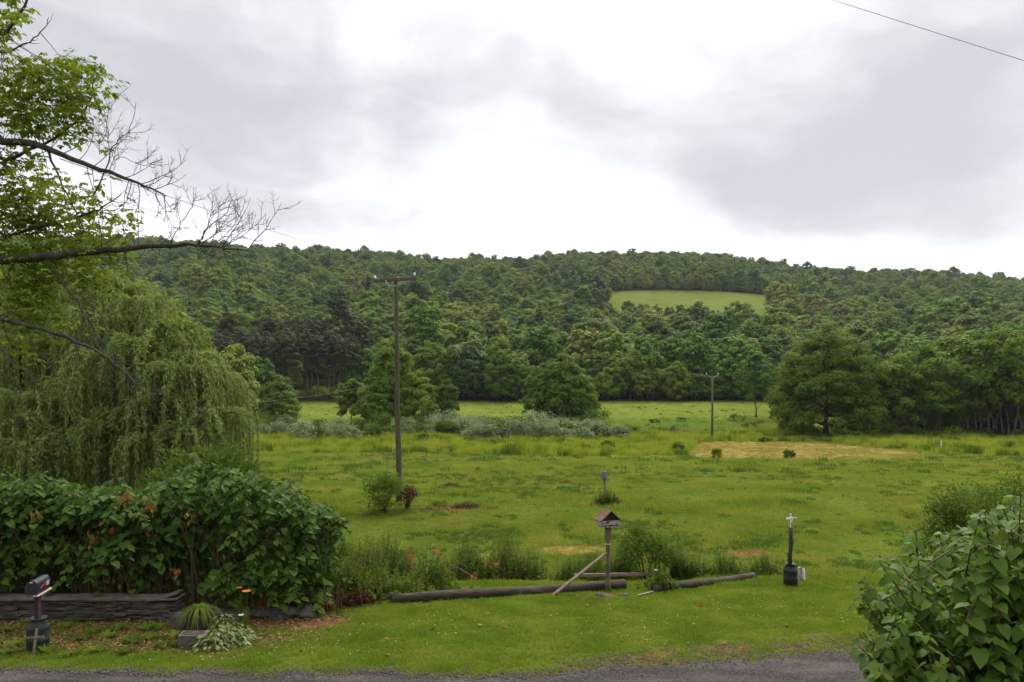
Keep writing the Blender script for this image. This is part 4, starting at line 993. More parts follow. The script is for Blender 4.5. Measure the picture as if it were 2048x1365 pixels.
def planters():
    b = GY(381, 1297)
    t = thing('stone_trough', 'square dark concrete block planter with weeds on top near the lawn', 'planter', b)
    m = MB(); m.box((0, .15, .12), (.50, .34, .26), Matrix.Rotation(R(4), 4, 'Z'), jit=.006); m.build('block', M_conc, t, .012)
    s = MB(); s.box((0, .15, .252), (.44, .28, .03)); s.build('soil', M_barkd, t)
    b = GY(391, 1268) + Vector((0, .15, 0))
    t = thing('round_planter', 'round grey stone bowl planter overflowing with strappy green leaves', 'planter', b)
    m = MB(); m.lathe([(.10, 0), (.14, .03), (.20, .16), (.23, .34), (.235, .40), (.20, .40), (.18, .34)], 22); m.build('bowl', M_stone, t)
    lf = MB(); r = np.random.default_rng(3)
    for k in range(170):
        a = r.uniform(0, 6.283); L = r.uniform(.42, .78); sp = r.uniform(.25, .95); n = 6
        pts = []
        for i in range(n + 1):
            f = i / n; rr = L * sp * f; z = .38 + L * (1.15 * f - (1.0 + .75 * sp) * f * f * .95)
            pts.append(np.array([math.cos(a) * rr, math.sin(a) * rr, z]))
        pts = np.array(pts); side = np.array([-math.sin(a), math.cos(a), 0]) * .012
        vs = []; 
        for i, p in enumerate(pts):
            w_ = (1 - (i / n) ** 2) + .08; vs += [p - side * w_, p + side * w_ + np.array([0, 0, .004])]
        lf.add(vs, [(2 * i, 2 * i + 1, 2 * i + 3, 2 * i + 2) for i in range(n)])
    lf.build('strappy_leaves', M_lawn, t)
    b = GY(350, 1265) + Vector((0, .25, 0)); m = MB(); m.lathe([(.0, 0), (.19, 0), (.20, .02), (.20, .06), (.18, .075), (.0, .075)], 22)
    o = m.build('stone_disc', M_stone); o.location = b + Vector((0, 0, .17)); o.rotation_euler = (R(74), 0, R(-8)); tag(o, 'round flat grey stone disc leaning against the wall end', 'stone disc')
planters()

# ------------------------------------------------------------------ leafy things
def shrub(name, label, cat, base, w, h, n, leaf, mat, stems=14, depth=None, tmpl='rhomb', group=None, seed=1, topbias=.3, clumps=26, rc=.32, droop=.1, stem_mat=None, W=1.0, srad=.012, ground=.0):
    r = np.random.default_rng(seed); t = thing(name, label, cat, base, 0, group); mb = MB(); d = depth or w
    cs = []
    for k in range(clumps):
        v = rdirs(1, r)[0]; v[2] = abs(v[2]) ** .8 if r.uniform() < .72 else r.uniform(-.8, 0.0); q = r.uniform(.55, .9)
        c = np.array([v[0] * w / 2 * q, v[1] * d / 2 * q, h * .50 + v[2] * h * .46 * q]); c[2] = max(c[2], ground + .06 * h); cs.append(c)
        m = max(8, int(n / clumps)); rad = min(w, h) * rc * r.uniform(.5, 1.15)
        dd = rdirs(m, r); p = c + dd * rad * r.uniform(.3, 1.05, m)[:, None] * np.array([1, 1, .8])
        p = p[p[:, 2] > 0]; dd = dd[:len(p)]
        out = unit(p - np.array([0, 0, h * .35])); nn = unit(out * .5 + np.array([0, 0, .8]) + r.normal(0, .4, p.shape)); A = unit(out + r.normal(0, .6, p.shape)); A[:, 2] -= droop
        mb.leaves(p, A, nn, leaf * r.uniform(.55, 1.3, len(p)), tmpl, W=W)
    mb.build('foliage', mat, t)
    if stems:
        sb = MB()
        for k in range(stems):
            c = cs[k % len(cs)]; b0 = np.array([r.normal(0, w * .05), r.normal(0, w * .05), -.05]); mid = b0 * .5 + c * .5 + np.array([0, 0, .08 * h])
            e = c + (c - mid) * .35
            sb.tube([b0, mid, c, e], [srad, srad * .7, srad * .45, srad * .2], 5)
        sb.build('stems', stem_mat or M_stem, t)
    return t

# silvery willow scrub along the stream
r5 = np.random.default_rng(55); k = 0
silver = []
for px in np.arange(508, 860, 17.0):
    if r5.uniform() < .22: continue
    silver.append((px + r5.uniform(-6, 6), r5.uniform(119, 141), r5.uniform(2.2, 3.4), 0))
for px in np.arange(868, 1262, 14.0):
    silver.append((px + r5.uniform(-6, 6), r5.uniform(112, 128), r5.uniform(2.3, 3.8) * np.interp(px, [860, 950, 1100, 1200, 1260], [.75, 1, 1, .7, .45]), 1))
    if px < 1200: silver.append((px + r5.uniform(-6, 6), r5.uniform(129, 142), r5.uniform(2.6, 3.8), 1))
silver.sort()
greenish = 0
for i, (px, d, h, g) in enumerate(silver):
    gre = r5.uniform() < .38
    seen = sum(1 for q in silver[:i] if q[3] == g)
    lb = (f'{"green" if gre else "silvery"} streamside shrub, number {seen + 1} along the bank ' + ('before the lone middle tree' if g else 'left of the pole clump'))
    words = ord_[seen] if seen < 20 else 'twenty ' + ord_[seen - 20] if seen < 40 else 'forty ' + ord_[seen - 40]
    lb = f'{"dull green" if gre else "silvery grey"} streamside shrub, {words} from the left in the bank ' + ('before the lone tree' if g else 'by the willow')
    shrub('streamside_shrub', lb, 'shrub', G(px, d), h * r5.uniform(1.2, 2.0), h * r5.uniform(.6, 1.4), 1700, .26, M_bush if gre else M_silver, stems=0, seed=200 + i, group='silvery shrubs along the stream', clumps=22, rc=.30, tmpl='rhomb')

# small bushes and weeds in the pasture and along its far edge
fields = [(1347, 862, 1.0, 1.2, M_silver, 'small silvery bush in the pasture left of the far pole'), (1270, 862, 1.5, .7, M_bush, 'low dark tuft in the pasture above the unmown strip'), (1362, 843, 2.2, .8, M_bush, 'dark low bush in the rough pasture near its middle'),
          (1310, 846, 2.6, .7, M_weed, 'low green weed bank in the rough pasture'), (1578, 918, 1.0, .75, M_bush, 'dark tuft standing in the mown hay'), (1434, 918, .7, 1.1, M_tall, 'upright grass tuft in the mown hay'), (1062, 842, 4.2, 3.2, M_bush, 'rounded bush at the left foot of the lone middle tree'),
          (975, 850, 1.4, 1.8, M_barkd, 'small brown bush between the pole clump and the lone tree'), (1560, 846, 4.5, 1.6, M_bush, 'dark low bush left of the large maple base'), (1475, 842, 4.0, 1.4, M_weed, 'weedy bush under the grove edge left of the maple'), (1500, 856, 3.5, 1.0, M_weed, 'flat green weed patch left of the maple'),
          (1760, 868, 4.6, 1.5, M_dark, 'dark low bush in the gap right of the maple'), (1740, 866, 3.4, 1.2, M_dark, 'dark low bush under the right side of the maple'), (1620, 866, 4.5, 1.5, M_bush, 'dark undergrowth bush at the foot of the maple trunk'), (1690, 868, 4.0, 1.3, M_bush, 'undergrowth bush below the maple branches'), (1580, 862, 4.0, 1.2, M_bush, 'undergrowth bush at the left foot of the maple'),
          (1130, 893, 2.0, 1.1, M_bush, 'dark weedy clump before the silvery bank'), (985, 898, 1.6, 1.0, M_bush, 'dark green clump standing in the unmown strip'), (1215, 903, 1.8, 1.1, M_weed, 'rounded clump at the front of the unmown strip'), (1355, 908, 1.6, 1.2, M_weed, 'clump at the right tip of the unmown strip'), (845, 886, 1.6, 1.3, M_weed, 'bright leafy clump in the strip right of the near pole'), (1310, 888, 2.4, .9, M_bush, 'dark low clump left of the mown hay'),
          (1530, 885, 2.0, .8, M_weed, 'weedy clump behind the mown hay'), (1900, 890, 3.2, 1.4, M_weed, 'rounded weed clump beyond the hay near the fence posts'), (1940, 905, 1.8, .8, M_weed, 'low clump at the right end of the weed strip'), (2020, 908, 1.4, 1.3, M_bush, 'leafy clump at the field edge above the arching shrub')]
for i, (px, py, w_, h_, m_, lb) in enumerate(fields):
    tm = 'narrow' if m_ in (M_weed, M_tall) else 'rhomb'
    shrub('field_bush', lb, 'bush', GY(px, py), w_, h_, 900, .16 if tm == 'rhomb' else .22, m_ if m_ is not M_barkd else M_red, stems=0, seed=300 + i, clumps=18)
r6 = np.random.default_rng(66); i = 0
for px in list(np.arange(430, 1060, 17)) + list(np.arange(1190, 1580, 17)):
    shrub('edge_bush', f'dark bush under the pasture edge trees, {ord_[i % 20]} from {"the pine stand" if i < 20 else "the first row end" if i < 40 else "the last gap" if i < 60 else "the leaning tree"}', 'bush', G(px + r6.uniform(-6, 6), r6.uniform(207, 212)), r6.uniform(3.5, 6.5), r6.uniform(1.6, 3.6), 420, .42, r6.choice([M_mix, M_bush, M_mix]), stems=0, seed=400 + i, group='dark bushes along the far pasture edge', clumps=14); i += 1
i = 0
for px in np.arange(1775, 2090, 17):
    shrub('grove_bush', f'dark bush beneath the right hand grove, {ord_[i]} from the left', 'bush', G(px + r6.uniform(-6, 6), r6.uniform(125, 132)), r6.uniform(3, 5), r6.uniform(1.2, 3.0), 800, .28, r6.choice([M_mix, M_bush, M_dark]), stems=0, seed=470 + i, group='dark bushes beneath the grove', clumps=16); i += 1
for i, (px, py, h) in enumerate([(1882, 905, 1.35), (1990, 898, 1.0), (1806, 885, .9)]):
    b = GY(px, py); m = MB(); m.tube([(0, 0, -.1), (.01, 0, h)], [.045, .04], 7); o = m.build('fence_post', M_pale if i == 0 else M_oldwood); o.location = b
    tag(o, ['pale thin fence post in the weed strip beyond the hay', 'faint short fence post at the right of the far field', 'short grey fence post before the right hand grove'][i], 'fence post')

# brush at the near pole
shrub('shrub', 'round olive green shrub growing against the left of the near utility pole', 'shrub', GY(768, 1026), 1.65, 1.75, 3600, .10, M_maple, stems=16, seed=501, clumps=36)
shrub('dead_brush', 'reddish dead brush piled against the right of the near utility pole', 'brush', GY(815, 1018), .95, 1.0, 900, .09, M_red, stems=40, seed=502, clumps=16, stem_mat=M_stem, srad=.01)
def brush(name, label, base, w_, h_, n, mat, seed, rad=.008, L=.6):
    r = np.random.default_rng(seed); mb = MB()
    for k in range(n):
        p = np.array([r.normal(0, w_ * .3), r.normal(0, w_ * .12), r.uniform(.01, h_)]); a = r.uniform(0, 6.283); l = L * r.uniform(.3, 1)
        dvec = np.array([math.cos(a), math.sin(a) * .6, r.normal(0, .3)]); p[2] *= max(.15, 1 - abs(p[0]) / (w_ * .55))
        mb.tube([p - dvec * l / 2, p + r.normal(0, .03, 3), p + dvec * l / 2], [rad, rad * .8, rad * .4], 4)
    o = mb.build(name, mat); o.location = base; return tag(o, label, 'brush')
brush('brush_pile', 'low pile of dark cut brush lying in the field right of the near pole', GY(935, 1017), 1.6, .30, 240, M_red, 510)
brush('brush_pile', 'thin heap of raked twigs at the left end of the cut brush', GY(865, 1021), 1.5, .10, 120, M_stem, 511)
brush('brush_pile', 'small brown heap in the field above the cut brush', GY(902, 974), 1.2, .22, 100, M_red, 512)
brush('brush_pile', 'tiny brown heap in the field left of the capped post', GY(1132, 968), .8, .18, 60, M_red, 513)

# ditch weeds behind the logs
def weeds(label, px, py, w_, h_, n, mat, seed, group=None, leafl=.09, name='weed_clump', spread=.25):
    """many upright stems carrying small narrow leaves"""
    r = np.random.default_rng(seed); base = GY(px, py); t = thing(name, label, 'weeds', base, 0, group); mb = MB(); sb = MB()
    P_, A_, N_, L_ = [], [], [], []
    for k in range(n):
        x, y = r.normal(0, w_ * .24), r.normal(0, w_ * .18); hh = h_ * r.uniform(.45, 1.05) * math.exp(-(x / (w_ * .5)) ** 2); lx, ly = r.normal(0, spread * .5), r.normal(0, spread * .5)
        gz = H(base.x + x, base.y + y) - base.z
        pts = [np.array([x + lx * f * f * hh, y + ly * f * f * hh, gz + hh * f]) for f in (0, .35, .7, 1)]
        if k % 2 == 0: sb.tube(pts, [.005, .004, .003, .0015], 3, cap=False)
        m = int(12 + 14 * r.uniform())
        f = r.uniform(.12, 1, m); p = np.stack([np.interp(f, (0, .35, .7, 1), [q[j] for q in pts]) for j in range(3)], -1)
        a = r.uniform(0, 6.283, m); P_.append(p); A_.append(np.stack([np.cos(a), np.sin(a), r.uniform(.1, 1.3, m)], -1)); N_.append(np.stack([-np.cos(a) * .5, -np.sin(a) * .5, np.ones(m)], -1) + r.normal(0, .3, (m, 3))); L_.append(leafl * r.uniform(.6, 1.4, m) * (1.1 - .5 * f))
    mb.leaves(np.concatenate(P_), np.concatenate(A_), np.concatenate(N_), np.concatenate(L_), 'rhomb', W=.75)
    mb.build('foliage', mat, t); sb.build('stems', M_stem, t); return t
weeds('tall grass clump around the foot of the capped post', 1213, 1008, 1.3, .7, 150, M_weed, 515, name='grass_clump')
wl = [(735, 1185, 1.5, 1.35, 190, M_weed, 'pale flowering weeds beside the right end of the thicket'), (700, 1200, 1.1, 1.0, 120, M_yel, 'yellowish weeds at the thicket corner'), (775, 1168, 1.5, 1.4, 220, M_bush, 'tall dark green weed clump left of the dead branch'), (860, 1180, 1.3, 1.0, 160, M_weed, 'soft green weeds behind the middle of the thick log'),
      (930, 1160, 1.5, 1.15, 190, M_weed, 'leafy weeds behind the fallen dead branch'), (1010, 1160, 1.6, 1.35, 230, M_weed, 'tall feathery weeds behind the thick log'), (1060, 1165, 1.2, .9, 130, M_bush, 'low weeds at the right of the feathery ones'), (1140, 1160, 1.0, .6, 80, M_weed, 'low weeds left of the feeder brace'),
      (1180, 1165, 1.3, .85, 140, M_bush, 'dark weeds behind the slanting feeder brace'), (1245, 1158, 1.2, .95, 140, M_weed, 'weeds between the feeder post and the round bush'), (1355, 1165, .9, 1.0, 120, M_bush, 'weeds against the right side of the round bush'), (1385, 1160, .9, .7, 80, M_weed, 'spiky weeds right of the round bush'),
      (1450, 1150, 1.3, .6, 90, M_weed, 'sparse weeds behind the thinner log'), (1530, 1150, 1.2, .55, 80, M_weed, 'thin weeds left of the cross can'), (820, 1192, 1.6, .55, 90, M_yel, 'low yellow green weeds above the short log'), (1320, 1180, .8, .6, 70, M_yel, 'pale low weeds at the left end of the thinner log')]
for i, (px, py, w_, h_, n, m_, lb) in enumerate(wl): weeds(lb, px, py, w_ * 1.1, h_ * 1.22, int(n * 1.25), m_, 600 + i, 'weeds in the ditch behind the logs')
weeds('reddish brown dying weed clump among the green ditch weeds', 818, 1160, .75, 1.25, 90, M_brown, 640, leafl=.07)
shrub('bush', 'round dark green leafy bush behind the feeder post', 'bush', GY(1292, 1168), 2.0, 1.75, 6000, .085, M_bush, stems=20, seed=650, clumps=44, rc=.24)
def dead_branch():
    b = GY(972, 1172); t = thing('dead_branch', 'fallen dead orange leaved branch lying on the ditch weeds', 'branch', b); mb = MB()
    L = [P(1012, 1150, b.y) - b, P(985, 1172, b.y) - b]
    q = lambda px, py, dd=0: P(px, py, b.y + dd) - b
    main = [q(970, 1172), q(940, 1150), q(905, 1130, .1), q(878, 1112, .15), q(872, 1095, .1)]
    mb.tube(main, [.02, .017, .013, .009, .004], 6); mb.tube([q(905, 1130, .1), q(890, 1150, 0), q(885, 1168)], [.01, .008, .004], 5)
    mb.tube([q(905, 1120, .1), q(930, 1132), q(955, 1155)], [.008, .008, .004], 5); mb.build('branch_wood', M_oldwood, t)
    lf = MB(); r = np.random.default_rng(4); c = [q(873, 1098), q(877, 1116), q(886, 1140), q(882, 1158), q(948, 1150), q(986, 1130), q(1075, 1160)]
    p = np.concatenate([np.array(v) + r.normal(0, .06, (7, 3)) for v in c]); lf.leaves(p, rdirs(len(p), r) - [0, 0, .6], rdirs(len(p), r), .15 * r.uniform(.6, 1.2, len(p)), 'heart'); lf.build('dead_leaves', M_brown, t)
dead_branch()

# ------------------------------------------------------------------ knotweed thicket behind the stone wall
def thicket():
    r = np.random.default_rng(808); base = G(330, 18.6)
    t = thing('knotweed_thicket', 'dark broad leaved thicket with bare stems massed behind the stone wall', 'thicket', base); b = np.array(base)
    top_px = [-200, 0, 120, 200, 300, 380, 460, 520, 580, 630, 665, 690, 700]
    top_py = [945, 955, 962, 985, 968, 945, 950, 958, 978, 1000, 1030, 1075, 1150]
    bot_px = [-200, 0, 90, 200, 300, 420, 520, 600, 690]
    bot_py = [1120, 1118, 1128, 1120, 1130, 1165, 1185, 1190, 1195]
    mb = MB(); fill = MB(); sb = MB(); dl = MB()
    P_, A_, N_, L_ = [], [], [], []
    def spray(p, a, n, L, ls):
        """an arching twig with alternate leaves"""
        pts = []; 
        for i in range(n + 1):
            f = i / n; pts.append(p + np.array([math.cos(a), math.sin(a), 0]) * L * f * (1 - .15 * f) + np.array([0, 0, L * (.32 * f - .62 * f * f)]))
        sb.tube(pts[::2] + [pts[-1]], [.006] * (len(pts[::2]) + 1), 3, cap=False)
        for i in range(1, n + 1):
            sd = 1 if i % 2 else -1; aa = a + sd * r.uniform(.7, 1.2)
            P_.append(pts[i]); A_.append([math.cos(aa), math.sin(aa), r.uniform(-.75, -.15)]); N_.append(np.array([math.cos(aa) * .6, math.sin(aa) * .6 - .15, .85]) + r.normal(0, .42, 3)); L_.append(ls * r.uniform(.6, 1.35))
    for k in range(1300):
        px = r.uniform(-190, 662); front = r.uniform() < .68
        tp = np.interp(px, top_px, top_py) + 52 * (fbm(px / 38, px * 0, 66, 3) - .36) + (r.uniform(-26, 0) if r.uniform() < .12 else 0); bp = np.interp(px, bot_px, bot_py)
        if front:
            d = 17.95 + .25 * math.sin(px * .021) + .15 * math.sin(px * .057 + 2) + r.uniform(0, .5); u = r.uniform(0, 1) ** 1.15; bp += 26 * math.sin(px * .043) + r.normal(0, 16); bp = min(bp, 1186); py = tp + 14 + (bp - tp - 14) * u
            if 680 < px: d += .3
            d += .5 * (1 - u)
            a = -math.pi / 2 + r.normal(0, .9)
        else:
            d = r.uniform(18.4, 21.2); py = tp + (d - 18.4) * -4 + r.uniform(-2, 18) ; a = r.uniform(0, 6.283)
            py = tp + r.uniform(0, 16)
        q = P(px, py, d); 
        # ragged holes in the mass
        if front and fbm(px / 60, py / 50, 5, 2) < .41 and u > .25: continue
        spray(np.array(q) - b, a, int(r.integers(5, 10)), r.uniform(.45, .95), .175)
    mb.leaves(np.array(P_), np.array(A_), np.array(N_), np.array(L_), 'heart'); mb.build('foliage', M_knot, t)
    # inner leaves
    n = 17000; px = r.uniform(-190, 670, n); tp = np.interp(px, top_px, top_py); d = r.uniform(18.9, 21.5, n); u = r.uniform(0, 1, n); u = np.where(d > 19.6, u * 1.75, u)
    py = tp + 25 + (np.interp(px, bot_px, bot_py) - 20 - tp - 25) * u
    q = np.stack([(px - CX) / F * d, d, CAMZ - (py - HY) / F * d], -1) - b
    gz = height(q[:, 0] + b[0], q[:, 1] + b[1]) - b[2]; q = q[q[:, 2] > gz + .03]; n = len(q)
    fill.leaves(q, rdirs(n, r) - [0, 0, .4], rdirs(n, r) + [0, -.4, .8], .19 * r.uniform(.6, 1.2, n), 'rhomb', W=1.5); fill.build('inner_foliage', M_knot, t)
    # canes
    for k in range(420):
        px = r.uniform(-190, 680); d = r.uniform(17.9, 20.5); g = G(px, d); tp = np.interp(px, top_px, top_py); hh = (P(px, tp + 30, d).z - g.z) * r.uniform(.6, .95)
        lx, ly = r.normal(0, .55), r.normal(-.1, .2)
        p0 = np.array(g) - b; pts = [p0 + np.array([lx * f * f + .03 * math.sin(5 * f + k), ly * f * f, hh * f]) for f in (0, .25, .5, .75, 1)]
        sb.tube(pts, [.012, .010, .008, .007, .004], 5, cap=False)
    sb.build('stems', M_stem, t)
    # withered leaves
    c = [(228, 1035), (236, 1000), (245, 1005), (205, 1040), (218, 1055), (300, 1010), (285, 1035), (182, 1065), (190, 1078), (297, 1060), (350, 1145), (62, 1025), (290, 1000), (380, 1030), (255, 990), (60, 1178), (215, 1165)]
    for (px, py) in c:
        p = np.array(P(px, py, 17.85)) - b + r.normal(0, .07, (9, 3)); dl.leaves(p, r.normal(0, .4, (9, 3)) - [0, 0, 1], r.normal(0, 1, (9, 3)) + [0, -.8, 0], .15 * r.uniform(.5, 1.2, 9), 'rhomb', W=.8)
    dl.build('withered_leaves', M_brown, t)
thicket()
shrub('sapling_bush', 'feathery light green saplings rising between the thicket and the willow', 'sapling', G(408, 24), 3.4, 4.3, 12000, .15, M_bush, stems=24, seed=820, clumps=80, rc=.17, tmpl='narrow', W=2.0, srad=.03)
shrub('sapling_bush', 'leafy green bush under the hanging willow right of the saplings', 'sapling', G(452, 27), 2.0, 3.6, 5200, .14, M_line, stems=14, seed=821, clumps=46, rc=.2, tmpl='narrow', W=2.0, srad=.025)

# ------------------------------------------------------------------ weeping willow
def willow():
    r = np.random.default_rng(900); base = G(215, 33); b = np.array(base)
    t = thing('weeping_willow', 'huge weeping willow with long hanging yellow green strands at the left', 'tree', base)
    P_, A_, N_, L_ = [], [], [], []; wood = MB(); tw = MB()
    heads = [(285, 606, 31.5, 1.4, 62), (345, 655, 31, 1.2, 60), (425, 765, 30.5, 1.15, 62), (462, 790, 31.5, .95, 50), (385, 715, 30, 1.2, 50), (235, 580, 33, 1.7, 66), (180, 560, 34, 2.0, 60), (300, 690, 30, 1.6, 60), (360, 740, 29, 1.5, 60), (120, 620, 33, 2.0, 60), (50, 680, 32, 1.8, 60), (-40, 640, 32, 2.0, 50),
             (240, 720, 29.5, 1.7, 60), (160, 770, 29.5, 1.6, 60), (70, 800, 29, 1.5, 55), (430, 830, 29, 1.3, 50), (0, 560, 34, 2.2, 60), (100, 540, 35, 2.2, 60), (-60, 760, 30, 1.6, 40), (320, 800, 28.5, 1.2, 46), (250, 830, 28.5, 1.2, 30), (210, 640, 31, 1.6, 50), (370, 690, 32, 1.1, 40), (20, 840, 28, 1.3, 40), (130, 870, 28, 1.1, 28), (380, 860, 28, 1.1, 36),
             (280, 650, 35, 1.8, 50), (420, 810, 34, 1.7, 50), (200, 600, 36, 2.3, 50), (215, 850, 28, 1.4, 46), (300, 880, 27.5, 1.2, 36), (60, 890, 27.5, 1.3, 36), (150, 900, 28, 1.3, 40), (-20, 900, 28, 1.3, 30), (350, 850, 31, 1.6, 46), (260, 860, 31, 1.8, 50), (110, 800, 31, 1.8, 50)]
    fork = np.array([0, 0, 2.6])
    wood.tube([(0, 0, -.3), (.1, 0, 1.2), fork], [.62, .5, .45], 14)
    for (px, py, d, rad, n) in heads:
        ap = np.array(P(px, py, d)) - b
        mid = fork * .45 + ap * .55 + np.array([0, 0, .9]) + r.normal(0, .25, 3)
        wood.tube([fork, fork * .7 + mid * .3 + np.array([0, 0, .3]), mid, ap + np.array([0, 0, -.15])], [.2, .14, .08, .025], 7)
        n = int(n * r.uniform(.8, 1.3))
        for k in range(n):
            a = r.uniform(0, 6.283); rr = rad * math.sqrt(r.uniform(.02, 1)); L = r.uniform(2.2, 6.2) if r.uniform() < .75 else r.uniform(.8, 2.4)
            start = ap + np.array([math.cos(a) * rr * .25, math.sin(a) * rr * .25, r.normal(0, .12)])
            m = 12; pts = []; sway = r.normal(0, .12, 2)
            for i in range(m + 1):
                f = i / m; s_ = f * L; h = min(1, s_ / (rr * 1.2 + .15)); xo = rr * (1 - (1 - h) ** 2)
                z = .28 * rr * math.sin(min(h, 1) * math.pi * .5) * (1 if h < 1 else 1) - max(0, s_ - rr * .6) * .95
                pts.append(start + np.array([math.cos(a) * xo + sway[0] * f, math.sin(a) * xo + sway[1] * f, z]))
            pts = np.array(pts); lim = .15 + r.uniform(0, .5)
            g = H(pts[-1][0] + b[0], pts[-1][1] + b[1]) - b[2]
            pts = pts[pts[:, 2] > g + lim]
            if len(pts) < 4: continue
            tw.tube(pts[::2], .008, 3, cap=False)
            nl = int(len(pts) * 7.5); f = r.uniform(0, len(pts) - 1.01, nl); i0 = f.astype(int); q = pts[i0] + (pts[i0 + 1] - pts[i0]) * (f - i0)[:, None]
            tang = unit(pts[i0 + 1] - pts[i0]); P_.append(q + r.normal(0, .02, q.shape)); A_.append(tang * .9 + r.normal(0, .38, q.shape)); N_.append(rdirs(nl, r) + [0, 0, .3]); L_.append(.17 * r.uniform(.6, 1.3, nl))
    lf = MB(); lf.leaves(np.concatenate(P_), np.concatenate(A_), np.concatenate(N_), np.concatenate(L_), 'narrow', W=1.35)
    lf.build('crown', M_willow, t); wood.build('trunk', M_bark, t); tw.build('strands', M_stem, t)
    print('willow leaves', sum(len(p) for p in P_))
willow()
tree_at('line_b', 60, 44, 560, 'dark rounded tree hidden deep behind the weeping willow', mat=M_mix, width=1.0)
tree_at('line_a', 330, 52, 640, 'dark leafy tree filling the gap behind the right of the willow', mat=M_mix, width=.8)

